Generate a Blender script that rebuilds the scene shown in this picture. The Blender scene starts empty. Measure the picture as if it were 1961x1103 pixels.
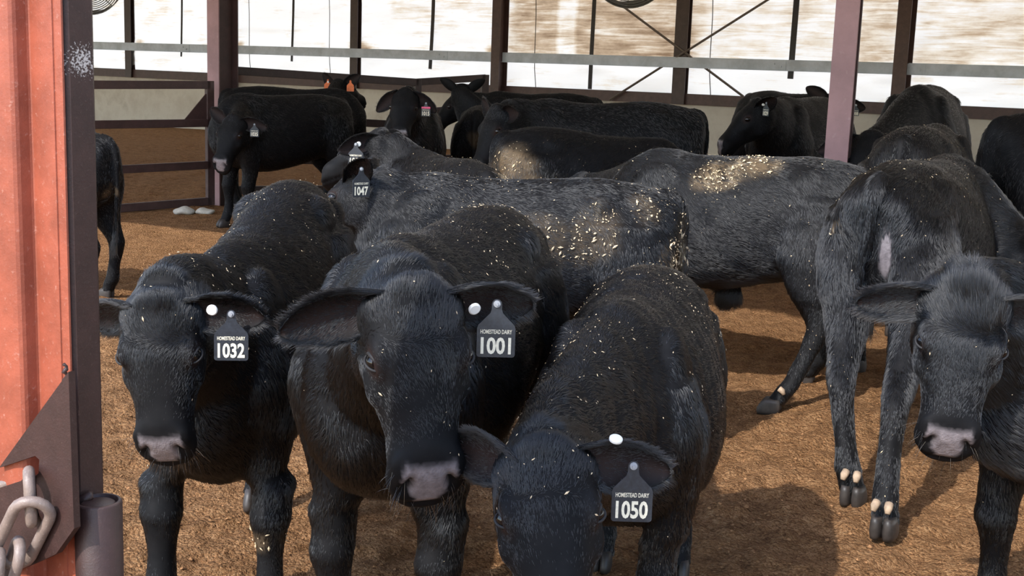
import bpy, bmesh, math, random
import numpy as np
from mathutils import Vector, Matrix
from mathutils.kdtree import KDTree
SC = bpy.context.scene
COL = SC.collection
random.seed(7)
RNG = np.random.default_rng(11)

# ------------------------------------------------------------------ camera
FPX, CZ = 2400.0, 1.5
PITCH, ROLL = math.radians(9.9), math.radians(2.0)
fwd = np.array([0, math.cos(PITCH), -math.sin(PITCH)])
upc = np.array([0, math.sin(PITCH), math.cos(PITCH)])
xh = np.array([1.0, 0, 0])
CR = math.cos(ROLL)*xh + math.sin(ROLL)*upc
CU = -math.sin(ROLL)*xh + math.cos(ROLL)*upc
CAMP = np.array([0, 0, CZ])
cam_data = bpy.data.cameras.new('camera')
cam_data.sensor_width = 36.0
cam_data.lens = 36.0*FPX/1961.0
cam_data.clip_start = 0.05
cam_data.clip_end = 500
cam = bpy.data.objects.new('camera', cam_data)
COL.objects.link(cam)
cam.matrix_world = Matrix(((CR[0], CU[0], -fwd[0], 0), (CR[1], CU[1], -fwd[1], 0), (CR[2], CU[2], -fwd[2], CZ), (0, 0, 0, 1)))
SC.camera = cam

# ------------------------------------------------------------------ sky, sun, exposure
SUN_H = np.array([-0.62, -0.78]); SUN_H /= np.linalg.norm(SUN_H)
SUN_E = math.radians(42)
wd = np.array([0.83012589, -0.55757601, 0.0])      # along the back wall, towards the right
wn = np.array([0.55757601, 0.83012589, 0.0])       # from the camera into the barn
world = bpy.data.worlds.new('sky'); SC.world = world
world.use_nodes = True
nt = world.node_tree; nt.nodes.clear()
out = nt.nodes.new('ShaderNodeOutputWorld')
bg = nt.nodes.new('ShaderNodeBackground'); bg.inputs['Strength'].default_value = SKY_STRENGTH = 0.40
sky = nt.nodes.new('ShaderNodeTexSky'); sky.sky_type = 'NISHITA'; sky.sun_disc = False
sky.sun_elevation = SUN_E; sky.sun_rotation = math.atan2(SUN_H[0], SUN_H[1])
sky.air_density = 1.0; sky.dust_density = 1.0; sky.ozone_density = 2.0
# bright white area added to the sky beyond the barn to backlight the curtain
tc = nt.nodes.new('ShaderNodeTexCoord')
dot = nt.nodes.new('ShaderNodeVectorMath'); dot.operation = 'DOT_PRODUCT'; dot.inputs[1].default_value = (wn[0], wn[1], 0.0)
mr = nt.nodes.new('ShaderNodeMapRange'); mr.inputs[1].default_value = 0.15; mr.inputs[2].default_value = 0.6
cn = nt.nodes.new('ShaderNodeTexNoise'); cn.inputs['Scale'].default_value = 3.0; cn.inputs['Detail'].default_value = 5
cm = nt.nodes.new('ShaderNodeMath'); cm.operation = 'MULTIPLY_ADD'; cm.inputs[1].default_value = 0.35; cm.inputs[2].default_value = 0.75
mm = nt.nodes.new('ShaderNodeMath'); mm.operation = 'MULTIPLY'; mm.use_clamp = True
mixc = nt.nodes.new('ShaderNodeMix'); mixc.data_type = 'RGBA'; mixc.inputs[7].default_value = (6.2, 6.35, 6.6, 1)
L = nt.links.new
L(tc.outputs['Generated'], dot.inputs[0]); L(dot.outputs['Value'], mr.inputs[0]); L(tc.outputs['Generated'], cn.inputs['Vector'])
L(cn.outputs['Fac'], cm.inputs[0]); L(cm.outputs[0], mm.inputs[0]); L(mr.outputs[0], mm.inputs[1])
L(mm.outputs[0], mixc.inputs[0]); L(sky.outputs['Color'], mixc.inputs[6]); L(mixc.outputs[2], bg.inputs['Color']); L(bg.outputs[0], out.inputs['Surface'])
sun_d = bpy.data.lights.new('sun', 'SUN'); sun_d.energy = 4.2; sun_d.angle = math.radians(0.7); sun_d.color = (1.0, 0.985, 0.95)
sun = bpy.data.objects.new('sun', sun_d); COL.objects.link(sun)
sv = Vector((SUN_H[0]*math.cos(SUN_E), SUN_H[1]*math.cos(SUN_E), math.sin(SUN_E)))
sun.rotation_euler = sv.to_track_quat('Z', 'Y').to_euler(); sun.location = (-6, -8, 12)
vs = SC.view_settings
vs.view_transform = 'Standard'; vs.look = 'None'; vs.exposure = 0.25; vs.gamma = 1.0; vs.use_curve_mapping = False

# ------------------------------------------------------------------ helpers
def ray(x, y):
    return fwd + CR*(x-980.5)/FPX - CU*(y-551.5)/FPX
def at(x, y, Y):
    """world point seen at photo pixel x, y at world depth Y"""
    v = ray(x, y); return CAMP + v*(Y/v[1])
WA = np.array([-9.63546677, 28.94016022, 0.0])
def wp(s, z, o=0.0):
    """point on the back wall: s metres along it, z up, o out towards the pen"""
    return WA + wd*s - wn*o + np.array([0, 0, z])
def on_plane(x, y, o=0.0):
    v = ray(x, y); t = ((WA-wn*o-CAMP)@wn)/(v@wn); return CAMP + v*t
def ws(x, y, o=0.0):
    p = on_plane(x, y, o); return (p-WA)@wd, p[2]
def nrm(v):
    v = np.asarray(v, float); return v/max(1e-9, np.linalg.norm(v))
def tag(o, label=None, cat=None, group=None, kind=None):
    if label: o['label'] = label
    if cat: o['category'] = cat
    if group: o['group'] = group
    if kind: o['kind'] = kind
    return o
def empty(name, loc, rz=0.0):
    o = bpy.data.objects.new(name, None); COL.objects.link(o); o.location = loc; o.rotation_euler = (0, 0, rz)
    o.empty_display_size = 0.1
    return o
def mesh_obj(name, V, F, mat, parent=None, smooth=False, mats=None, mi=None, world_space=True):
    me = bpy.data.meshes.new(name)
    me.from_pydata([tuple(map(float, v)) for v in V], [], [tuple(int(i) for i in f) for f in F]); me.update()
    for m in (mats or [mat]): me.materials.append(m)
    if mi is not None: me.polygons.foreach_set('material_index', np.asarray(mi, np.int32))
    if smooth: me.polygons.foreach_set('use_smooth', np.ones(len(F), bool))
    o = bpy.data.objects.new(name, me); COL.objects.link(o)
    if parent is not None:
        o.parent = parent
        if world_space: o.matrix_parent_inverse = parent_matrix(parent).inverted()
    return o
def parent_matrix(p):
    m = Matrix.LocRotScale(p.location, p.rotation_euler, p.scale)
    if p.parent: m = parent_matrix(p.parent) @ p.matrix_parent_inverse @ m
    return m
class MB:
    """collects shapes in world space, links them as ONE mesh object"""
    def __init__(s): s.V = []; s.F = []; s.M = []
    def add(s, V, F, m=0):
        n = len(s.V); s.V += [tuple(v) for v in V]; s.F += [tuple(i+n for i in f) for f in F]; s.M += [m]*len(F)
    def bar(s, p, q, w, h, up=(0, 0, 1), m=0, bev=0.0):
        """box beam from p to q, w across, h along up"""
        p = np.asarray(p, float); q = np.asarray(q, float); a = nrm(q-p); r = nrm(np.cross(a, up)); u = np.cross(r, a)
        bev = bev or min(w, h)*0.08
        prof = []
        for sx, sy in ((1, 1), (-1, 1), (-1, -1), (1, -1)):
            c = [(sx*w/2, sy*(h/2-bev)), (sx*(w/2-bev), sy*h/2)]
            prof += c if sx*sy > 0 else c[::-1]
        V = [p+r*x+u*y for x, y in prof]+[q+r*x+u*y for x, y in prof]; n = len(prof)
        F = [(i, (i+1) % n, n+(i+1) % n, n+i) for i in range(n)]+[tuple(range(n))[::-1], tuple(range(n, 2*n))]
        s.add(V, F, m)
    def prism(s, prof, p, q, r, u, m=0):
        """extrude profile (x along r, y along u) from p to q"""
        p = np.asarray(p, float); q = np.asarray(q, float); n = len(prof)
        V = [p+r*x+u*y for x, y in prof]+[q+r*x+u*y for x, y in prof]
        F = [(i, (i+1) % n, n+(i+1) % n, n+i) for i in range(n)]+[tuple(range(n))[::-1], tuple(range(n, 2*n))]
        s.add(V, F, m)
    def tube(s, pts, rad, n=10, m=0, closed=False):
        pts = [np.asarray(p, float) for p in pts]; k = len(pts); V = []; F = []
        rad = rad if hasattr(rad, '__len__') else [rad]*k
        u = None
        for i, p in enumerate(pts):
            a = nrm(pts[(i+1) % k]-pts[i-1]) if closed else nrm(pts[min(i+1, k-1)]-pts[max(i-1, 0)])
            if u is None:
                u = nrm(np.cross(a, (0.31, 0.2, 0.93))) if abs(a[2]) < 0.9 else nrm(np.cross(a, (1, 0.1, 0)))
            u = nrm(u-a*(u@a)); w = np.cross(a, u)
            V += [p+rad[i]*(math.cos(t)*u+math.sin(t)*w) for t in np.arange(n)*2*math.pi/n]
        for i in range(k if closed else k-1):
            j = (i+1) % k
            F += [(i*n+t, i*n+(t+1) % n, j*n+(t+1) % n, j*n+t) for t in range(n)]
        if not closed: F += [tuple(range(n))[::-1], tuple(range((k-1)*n, k*n))]
        s.add(V, F, m)
    def build(s, name, mat, parent=None, smooth=False):
        mats = mat if isinstance(mat, (list, tuple)) else [mat]
        return mesh_obj(name, s.V, s.F, None, parent, smooth, mats, s.M)

# ------------------------------------------------------------------ materials
class NT:
    def __init__(s, name):
        s.m = bpy.data.materials.new(name); s.m.use_nodes = True; s.t = s.m.node_tree; s.t.nodes.clear()
        s.out = s.t.nodes.new('ShaderNodeOutputMaterial')
    def n(s, typ, **kw):
        k = s.t.nodes.new(typ)
        for a, v in kw.items():
            if a.startswith('i_'):
                key = a[2:]; key = int(key) if key.isdigit() else key.replace('_', ' ')
                k.inputs[key].default_value = v
            else: setattr(k, a, v)
        return k
    def l(s, a, b): s.t.links.new(a, b)
    def ramp(s, fac, stops):
        r = s.n('ShaderNodeValToRGB'); e = r.color_ramp.elements
        while len(e) < len(stops): e.new(0.5)
        for k, (p, c) in zip(e, stops): k.position = p; k.color = (*c, 1) if len(c) == 3 else c
        s.l(fac, r.inputs['Fac']); return r.outputs['Color']
    def noise(s, vec, scale, detail=4, rough=0.55):
        k = s.n('ShaderNodeTexNoise', i_Scale=scale, i_Detail=detail, i_Roughness=rough)
        if vec is not None: s.l(vec, k.inputs['Vector'])
        return k.outputs['Fac']
    def mix(s, fac, a, b):
        k = s.n('ShaderNodeMix', data_type='RGBA')
        for v, i in ((fac, 0), (a, 6), (b, 7)):
            if isinstance(v, (int, float)): k.inputs[i].default_value = v
            elif isinstance(v, tuple): k.inputs[i].default_value = (*v, 1)
            else: s.l(v, k.inputs[i])
        return k.outputs[2]
    def math(s, op, a, b=0.0, clamp=False):
        k = s.n('ShaderNodeMath', operation=op, use_clamp=clamp)
        for i, v in ((0, a), (1, b)):
            if isinstance(v, (int, float)): k.inputs[i].default_value = v
            else: s.l(v, k.inputs[i])
        return k.outputs[0]
    def attr(s, name): return s.n('ShaderNodeAttribute', attribute_name=name).outputs['Fac']
    def obj(s, scale=None):
        c = s.n('ShaderNodeTexCoord').outputs['Object']
        if scale:
            mp = s.n('ShaderNodeMapping'); mp.inputs['Scale'].default_value = scale; s.l(c, mp.inputs['Vector']); return mp.outputs[0]
        return c
    def pos(s): return s.n('ShaderNodeNewGeometry').outputs['Position']
    def bsdf(s, col, rough=0.5, metal=0.0, spec=0.5, bump=None, bstr=0.3, bdist=0.01, **kw):
        b = s.n('ShaderNodeBsdfPrincipled')
        if isinstance(col, tuple): b.inputs['Base Color'].default_value = (*col, 1)
        else: s.l(col, b.inputs['Base Color'])
        if isinstance(rough, (int, float)): b.inputs['Roughness'].default_value = rough
        else: s.l(rough, b.inputs['Roughness'])
        b.inputs['Metallic'].default_value = metal; b.inputs['Specular IOR Level'].default_value = spec
        for k, v in kw.items(): b.inputs[k.replace('_', ' ')].default_value = v
        if bump is not None:
            bp = s.n('ShaderNodeBump', i_Strength=bstr, i_Distance=bdist); s.l(bump, bp.inputs['Height']); s.l(bp.outputs[0], b.inputs['Normal'])
        s.l(b.outputs[0], s.out.inputs['Surface'])
        return b
def painted_steel(name, base, worn, rough=0.5, scale=9.0, amount=0.5):
    t = NT(name); p = t.pos()
    a = t.noise(p, scale, 6, 0.65); b = t.noise(p, scale*7, 4, 0.7)
    c1 = t.ramp(a, [(0.35, base), (0.62, tuple(x*0.72 for x in base))])
    f = t.ramp(b, [(0.60, (0, 0, 0)), (0.72, (amount,)*3)])
    t.bsdf(t.mix(f, c1, worn), rough, 0.0, 0.45, bump=b, bstr=0.25, bdist=0.002)
    return t.m
def plain(name, col, rough=0.5, metal=0.0, spec=0.5, var=0.15, scale=40.0):
    t = NT(name); a = t.noise(t.pos(), scale, 4)
    c = t.ramp(a, [(0.3, tuple(x*(1-var) for x in col)), (0.7, tuple(min(1, x*(1+var)) for x in col))])
    t.bsdf(c, rough, metal, spec); return t.m
M = {}
M['steel'] = painted_steel('brown_painted_steel', (0.075, 0.040, 0.036), (0.16, 0.10, 0.085))
M['steel_dark'] = painted_steel('dark_brown_steel', (0.050, 0.030, 0.028), (0.13, 0.085, 0.07))
M['primer'] = painted_steel('faded_red_primer_steel', (0.36, 0.205, 0.205), (0.46, 0.33, 0.31), 0.55, 2.2, 0.3)
M['red'] = painted_steel('red_painted_sheet_steel', (0.35, 0.088, 0.048), (0.48, 0.25, 0.19), 0.42, 24.0, 0.55)
M['near_steel'] = painted_steel('rusty_brown_tube_steel', (0.048, 0.022, 0.018), (0.16, 0.105, 0.09), 0.5, 45.0, 0.35)
def mk_scuffed():
    m = M['near_steel'].copy(); m.name = 'scuffed_brown_steel'; t = m.node_tree; b = [n for n in t.nodes if n.type == 'BSDF_PRINCIPLED'][0]
    src = b.inputs['Base Color'].links[0].from_socket; N_ = t.nodes.new; Lk = t.links.new
    g = N_('ShaderNodeNewGeometry'); d = N_('ShaderNodeVectorMath'); d.operation = 'DISTANCE'; d.inputs[1].default_value = tuple(at(143, 116, 1.325)); Lk(g.outputs['Position'], d.inputs[0])
    r = N_('ShaderNodeMapRange'); r.inputs[1].default_value = 0.034; r.inputs[2].default_value = 0.012; Lk(d.outputs['Value'], r.inputs[0])
    n = N_('ShaderNodeTexNoise'); n.inputs['Scale'].default_value = 420; n.inputs['Detail'].default_value = 5; Lk(g.outputs['Position'], n.inputs['Vector'])
    a = N_('ShaderNodeMath'); a.operation = 'MULTIPLY_ADD'; a.inputs[1].default_value = 0.42; Lk(r.outputs[0], a.inputs[0]); Lk(n.outputs['Fac'], a.inputs[2])
    c = N_('ShaderNodeMapRange'); c.inputs[1].default_value = 0.80; c.inputs[2].default_value = 0.92; Lk(a.outputs[0], c.inputs[0])
    x = N_('ShaderNodeMix'); x.data_type = 'RGBA'; x.inputs[7].default_value = (0.52, 0.48, 0.45, 1); Lk(c.outputs[0], x.inputs[0]); Lk(src, x.inputs[6]); Lk(x.outputs[2], b.inputs['Base Color']); return m
M['scuffed'] = mk_scuffed()
M['galv'] = painted_steel('galvanised_steel', (0.50, 0.56, 0.65), (0.38, 0.36, 0.34), 0.45, 3.0, 0.5)
M['chain'] = painted_steel('rusty_chain_steel', (0.27, 0.20, 0.165), (0.50, 0.42, 0.36), 0.38, 60.0, 0.8)
M['strap'] = plain('grey_strap_webbing', (0.045, 0.043, 0.045), 0.8)
M['rod'] = plain('grimy_steel_rod', (0.12, 0.095, 0.08), 0.6)
M['fan'] = plain('dusty_fan_guard_wire', (0.13, 0.125, 0.11), 0.6)
M['fan_shroud'] = plain('dusty_fan_housing', (0.09, 0.085, 0.075), 0.7)
def mk_roof():  # paleness and translucency added to let more daylight into the pen
    t = NT('pale_translucent_roof_sheet'); c = t.ramp(t.noise(t.pos(), 1.5, 5), [(0.3, (0.62, 0.58, 0.50)), (0.7, (0.74, 0.71, 0.64))])
    d = t.n('ShaderNodeBsdfDiffuse'); tr = t.n('ShaderNodeBsdfTranslucent'); mx = t.n('ShaderNodeMixShader', i_0=0.33)
    t.l(c, d.inputs['Color']); t.l(c, tr.inputs['Color']); t.l(d.outputs[0], mx.inputs[1]); t.l(tr.outputs[0], mx.inputs[2]); t.l(mx.outputs[0], t.out.inputs['Surface']); return t.m
M['roof'] = mk_roof()
M['outside'] = plain('pale_gravel_outside', (0.45, 0.42, 0.36), 0.9)
M['tag_black'] = plain('black_tag_plastic', (0.020, 0.024, 0.032), 0.38, var=0.3, scale=160)
M['tag_orange'] = plain('orange_tag_plastic', (0.75, 0.16, 0.03), 0.45)
M['print'] = plain('cream_tag_print', (0.80, 0.74, 0.58), 0.6, var=0.12, scale=250)
M['white'] = plain('white_button_plastic', (0.85, 0.84, 0.80), 0.4, var=0.05)
M['pink'] = plain('pink_tape', (0.80, 0.10, 0.22), 0.5)
M['stud'] = plain('grey_stud_plastic', (0.30, 0.31, 0.33), 0.35)
M['eye'] = plain('dark_brown_eye', (0.006, 0.005, 0.005), 0.07, var=0.3, spec=0.5)
M['lid'] = plain('grey_eyelid_skin', (0.014, 0.012, 0.012), 0.7, var=0.4, scale=120)
M['hoof'] = plain('dark_hoof_horn', (0.035, 0.028, 0.024), 0.5, var=0.4)
M['dewclaw'] = plain('muddy_dewclaw_horn', (0.42, 0.30, 0.20), 0.7, var=0.3)
M['straw'] = plain('oat_hull_tan', (0.72, 0.55, 0.34), 0.8, var=0.35, scale=60)
M['clod'] = plain('bedding_clod', (0.24, 0.123, 0.056), 0.95, var=0.6, scale=70, spec=0.1)
def mk_concrete():
    t = NT('stained_concrete'); p = t.pos()
    a = t.noise(p, 1.2, 8, 0.65); b = t.noise(p, 9, 5)
    c = t.ramp(a, [(0.3, (0.38, 0.33, 0.27)), (0.5, (0.56, 0.52, 0.45)), (0.7, (0.46, 0.41, 0.345))])
    t.bsdf(c, 0.9, 0, 0.2, bump=b, bstr=0.2); return t.m
M['concrete'] = mk_concrete()
def mk_floor():
    t = NT('brown_compost_bedding'); p = t.pos()
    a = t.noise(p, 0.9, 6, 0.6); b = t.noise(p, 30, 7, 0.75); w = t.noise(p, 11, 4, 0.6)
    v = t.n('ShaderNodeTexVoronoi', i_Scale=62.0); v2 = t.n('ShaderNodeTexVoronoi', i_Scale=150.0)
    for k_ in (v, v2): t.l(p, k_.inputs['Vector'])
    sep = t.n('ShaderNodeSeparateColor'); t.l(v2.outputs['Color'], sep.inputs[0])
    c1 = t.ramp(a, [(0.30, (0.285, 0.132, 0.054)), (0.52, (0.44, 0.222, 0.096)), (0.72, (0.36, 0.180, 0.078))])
    c2 = t.ramp(t.math('ADD', t.math('MULTIPLY', b, 0.7), t.math('MULTIPLY', sep.outputs[0], 0.3)), [(0.34, (0.10, 0.045, 0.020)), (0.50, (0.345, 0.174, 0.074)), (0.70, (0.58, 0.345, 0.172))])  # low crumbs darkened, high ones lightened: damp and crevice shade put into the colour
    c = t.mix(0.6, c1, c2)
    d = t.ramp(w, [(0.40, (0.72, 0.70, 0.68)), (0.56, (1, 1, 1))])
    mu = t.n('ShaderNodeMix', data_type='RGBA', blend_type='MULTIPLY', i_0=1.0); t.l(c, mu.inputs[6]); t.l(d, mu.inputs[7])
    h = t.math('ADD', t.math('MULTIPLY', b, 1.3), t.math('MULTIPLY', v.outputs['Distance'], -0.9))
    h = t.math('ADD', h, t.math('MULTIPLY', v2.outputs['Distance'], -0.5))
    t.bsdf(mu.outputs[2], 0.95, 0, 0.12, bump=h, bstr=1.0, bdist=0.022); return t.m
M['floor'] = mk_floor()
def mk_curtain():
    t = NT('stained_white_curtain'); o = t.obj()
    st = t.attr('stain')
    mp = t.n('ShaderNodeMapping'); mp.inputs['Scale'].default_value = (0.55, 1, 9.0); t.l(o, mp.inputs['Vector'])
    streak = t.noise(mp.outputs[0], 1.7, 6, 0.6); wv = [k for k in t.t.nodes if k.type == 'TEX_NOISE'][-1]; wv.inputs['Distortion'].default_value = 1.2
    mp2 = t.n('ShaderNodeMapping'); mp2.inputs['Scale'].default_value = (0.8, 1, 2.0); t.l(o, mp2.inputs['Vector']); blot = t.noise(mp2.outputs[0], 1.5, 8, 0.62)
    s1 = t.math('ADD', t.math('MULTIPLY', streak, 0.50), t.math('MULTIPLY', blot, 0.60))
    s2 = t.math('ADD', s1, t.math('MULTIPLY', st, 0.27))
    c = t.ramp(s2, [(0.60, (0.92, 0.91, 0.88)), (0.70, (0.80, 0.72, 0.60)), (0.80, (0.56, 0.43, 0.30)), (0.95, (0.25, 0.165, 0.10))])
    d = t.n('ShaderNodeBsdfDiffuse'); tr = t.n('ShaderNodeBsdfTranslucent'); mx = t.n('ShaderNodeMixShader', i_0=0.62)
    t.l(c, d.inputs['Color']); t.l(c, tr.inputs['Color'])
    bp = t.n('ShaderNodeBump', i_Strength=0.5, i_Distance=0.03); t.l(streak, bp.inputs['Height'])
    t.l(bp.outputs[0], d.inputs['Normal'])
    t.l(d.outputs[0], mx.inputs[1]); t.l(tr.outputs[0], mx.inputs[2]); t.l(mx.outputs[0], t.out.inputs['Surface']); return t.m
M['curtain'] = mk_curtain()
def mk_hide():
    t = NT('black_cattle_hide'); o = t.obj()
    nose = t.attr('nose'); mud = t.attr('mud'); pink = t.attr('pink')
    b = t.noise(o, 60, 4); n2 = t.noise(o, 25, 5)
    v = t.n('ShaderNodeTexVoronoi', i_Scale=230.0); t.l(o, v.inputs['Vector'])
    c0 = t.ramp(n2, [(0.3, (0.004, 0.004, 0.0045)), (0.75, (0.009, 0.0085, 0.009))])
    cn = t.ramp(b, [(0.3, (0.15, 0.128, 0.132)), (0.7, (0.27, 0.235, 0.242))])
    c1 = t.mix(pink, c0, (0.085, 0.045, 0.036))
    c2 = t.mix(nose, c1, cn)
    c3 = t.mix(mud, c2, (0.30, 0.205, 0.115))
    r = t.math('SUBTRACT', 0.64, t.math('MULTIPLY', nose, 0.36))
    b_ = t.bsdf(c3, r, 0, 0.22, bump=t.math('MULTIPLY', v.outputs['Distance'], nose), bstr=0.35, bdist=0.002)
    t.l(t.math('ADD', t.math('MULTIPLY', nose, 0.35), 0.13), b_.inputs['Specular IOR Level']); return t.m
M['hide'] = mk_hide()
def mk_hair():
    t = NT('black_cattle_hair')
    h = t.n('ShaderNodeBsdfHairPrincipled'); h.model = 'CHIANG'; h.parametrization = 'COLOR'
    mud = t.attr('mud'); shade = t.attr('shade')
    c0 = t.mix(shade, (0.0028, 0.0028, 0.0032), (0.0085, 0.0082, 0.0088))
    c = t.mix(mud, c0, (0.46, 0.30, 0.15))
    t.l(c, h.inputs['Color'])
    h.inputs['Roughness'].default_value = 0.28; h.inputs['Radial Roughness'].default_value = 0.5; h.inputs['Coat'].default_value = 0.0
    h.inputs['IOR'].default_value = 1.58; h.inputs['Random Roughness'].default_value = 0.2
    t.l(h.outputs[0], t.out.inputs['Surface']); return t.m
M['hair'] = mk_hair()

# ------------------------------------------------------------------ cattle
def catmull(A, n):
    A = np.asarray(A, float); k = len(A); out_ = []
    P = np.vstack([2*A[0]-A[1], A, 2*A[-1]-A[-2]])
    for i in range(k-1):
        p0, p1, p2, p3 = P[i:i+4]
        for t in np.arange(n)/n:
            out_.append(0.5*((2*p1)+(-p0+p2)*t+(2*p0-5*p1+4*p2-p3)*t*t+(-p0+3*p1-3*p2+p3)*t**3))
    out_.append(A[-1]); return np.array(out_)
RINGN = 28
def ring(c, r, u, hw, hh, p=2.0, k=0.0):
    th = np.arange(RINGN)*2*math.pi/RINGN
    cs, sn = np.cos(th), np.sin(th); e = 2.0/p
    x = np.sign(cs)*np.abs(cs)**e; y = np.sign(sn)*np.abs(sn)**e
    x = x*(1-k*y)          # k > 0: narrower at the top
    return c+np.outer(x*hw, r)+np.outer(y*hh, u)
class Body:
    def __init__(s): s.V = []; s.F = []; s.flow = []; s.len = []
    def loft(s, rings, flows, lens):
        n0 = len(s.V); k = len(rings)
        for R, f, l in zip(rings, flows, lens):
            s.V += list(R); s.flow += [f]*len(R); s.len += [l]*len(R)
        n = RINGN
        for i in range(k-1):
            for t in range(n):
                s.F.append((n0+i*n+t, n0+i*n+(t+1) % n, n0+(i+1)*n+(t+1) % n, n0+(i+1)*n+t))
        s.F += [tuple(n0+t for t in range(n))[::-1], tuple(n0+(k-1)*n+t for t in range(n))]
    def ball(s, c, ax, rad, flow, ln):
        """ellipsoid: ax = three unit axes, rad = three radii"""
        c = np.asarray(c, float); rs = []
        for a in np.linspace(-math.pi/2+0.12, math.pi/2-0.12, 9):
            rs.append(ring(c+np.asarray(ax[0])*rad[0]*math.sin(a), np.asarray(ax[1]), np.asarray(ax[2]), rad[1]*math.cos(a), rad[2]*math.cos(a)))
        s.loft(rs, [flow]*9, [ln]*9)
X_, Y_, Z_ = np.eye(3)
TORSO = [  # x, top, bottom, half width, p, k
    (-0.665, 1.075, 0.83, 0.085, 2.0, 0.15), (-0.625, 1.115, 0.72, 0.165, 2.2, 0.16), (-0.52, 1.150, 0.64, 0.212, 2.3, 0.18),
    (-0.38, 1.170, 0.60, 0.228, 2.3, 0.17), (-0.27, 1.175, 0.575, 0.236, 2.3, 0.15), (-0.10, 1.165, 0.530, 0.255, 2.2, 0.18),
    (0.08, 1.155, 0.500, 0.270, 2.15, 0.22), (0.24, 1.160, 0.490, 0.258, 2.15, 0.27), (0.37, 1.175, 0.500, 0.232, 2.1, 0.32),
    (0.49, 1.165, 0.530, 0.212, 2.05, 0.30), (0.59, 1.11, 0.575, 0.180, 2.0, 0.22), (0.67, 1.02, 0.63, 0.130, 2.0, 0.12), (0.715, 0.94, 0.70, 0.065, 2.0, 0.0)]
HIND = [  # x, y, z, fore-aft, lateral
    (-0.40, 0.125, 1.00, 0.20, 0.095), (-0.43, 0.140, 0.86, 0.210, 0.115), (-0.445, 0.150, 0.74, 0.190, 0.112), (-0.465, 0.152, 0.63, 0.142, 0.092),
    (-0.505, 0.152, 0.53, 0.100, 0.070), (-0.560, 0.150, 0.445, 0.071, 0.052), (-0.585, 0.148, 0.395, 0.061, 0.047), (-0.580, 0.147, 0.33, 0.050, 0.041),
    (-0.565, 0.146, 0.23, 0.043, 0.038), (-0.550, 0.145, 0.145, 0.046, 0.043), (-0.540, 0.145, 0.115, 0.050, 0.047), (-0.522, 0.145, 0.075, 0.043, 0.044), (-0.508, 0.145, 0.045, 0.047, 0.048), (-0.505, 0.145, 0.03, 0.03, 0.032)]
FORE = [
    (0.44, 0.145, 0.98, 0.13, 0.055), (0.45, 0.165, 0.84, 0.160, 0.085), (0.435, 0.162, 0.72, 0.135, 0.088), (0.425, 0.152, 0.61, 0.102, 0.078),
    (0.430, 0.147, 0.51, 0.076, 0.064), (0.440, 0.144, 0.42, 0.062, 0.056), (0.447, 0.142, 0.365, 0.063, 0.059), (0.443, 0.141, 0.315, 0.052, 0.049),
    (0.438, 0.140, 0.23, 0.041, 0.038), (0.438, 0.140, 0.145, 0.045, 0.043), (0.444, 0.140, 0.115, 0.049, 0.047), (0.458, 0.140, 0.075, 0.043, 0.044), (0.470, 0.140, 0.045, 0.047, 0.048), (0.473, 0.140, 0.03, 0.03, 0.032)]
HEAD = [  # t along the face, dorsal, ventral, half width, p, k
    (-0.050, -0.050, -0.175, 0.065, 2.0, 0.0), (-0.020, -0.012, -0.215, 0.095, 2.2, 0.0), (0.025, 0.008, -0.235, 0.115, 2.5, -0.06),
    (0.080, 0.014, -0.242, 0.119, 2.35, -0.04), (0.135, 0.012, -0.235, 0.118, 2.3, -0.04), (0.190, 0.000, -0.216, 0.103, 2.3, -0.05),
    (0.240, -0.014, -0.196, 0.090, 2.4, -0.10), (0.290, -0.026, -0.182, 0.079, 2.3, -0.04), (0.335, -0.031, -0.176, 0.079, 2.3, 0.00),
    (0.375, -0.034, -0.172, 0.084, 2.5, 0.06), (0.405, -0.044, -0.165, 0.079, 2.5, 0.08), (0.425, -0.064, -0.152, 0.058, 2.2, 0.04)]
EYE_T, EYE_Y, EYE_U = 0.150, 0.102, -0.036

def smoothstep(a, b, x):
    t = np.clip((x-a)/(b-a), 0, 1); return t*t*(3-2*t)
def lownoise(P, wl, seed):
    r = np.random.default_rng(seed); o = np.zeros((len(P), 3))
    for k in range(5):
        q = r.normal(size=(3, 3))*2*math.pi/wl*(0.6+0.25*k)/1.7
        o += np.sin(P@q.T+r.uniform(0, 6.3, 3))/(1+0.5*k)
    return o/2.2

TEXT_CACHE = {}
def text_mesh(txt, width, height, bold):
    """flat letter mesh centred on the origin in x, y, fitted to width x height"""
    key = (txt, round(width, 4), round(height, 4))
    if key in TEXT_CACHE: return TEXT_CACHE[key]
    cu = bpy.data.curves.new('lettering', 'FONT'); cu.body = txt; cu.align_x = 'CENTER'; cu.resolution_u = 3; cu.offset = bold
    o = bpy.data.objects.new('lettering', cu); COL.objects.link(o)
    bpy.context.view_layer.update()
    me = bpy.data.meshes.new_from_object(o.evaluated_get(bpy.context.evaluated_depsgraph_get()))
    V = np.array([v.co for v in me.vertices]); F = [tuple(p.vertices) for p in me.polygons]
    bpy.data.objects.remove(o); bpy.data.curves.remove(cu); bpy.data.meshes.remove(me)
    lo, hi = V.min(0), V.max(0)
    V = (V-(lo+hi)/2); V[:, 0] *= width/(hi[0]-lo[0]); V[:, 1] *= height/(hi[1]-lo[1])
    TEXT_CACHE[key] = (V, F); return V, F

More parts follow.
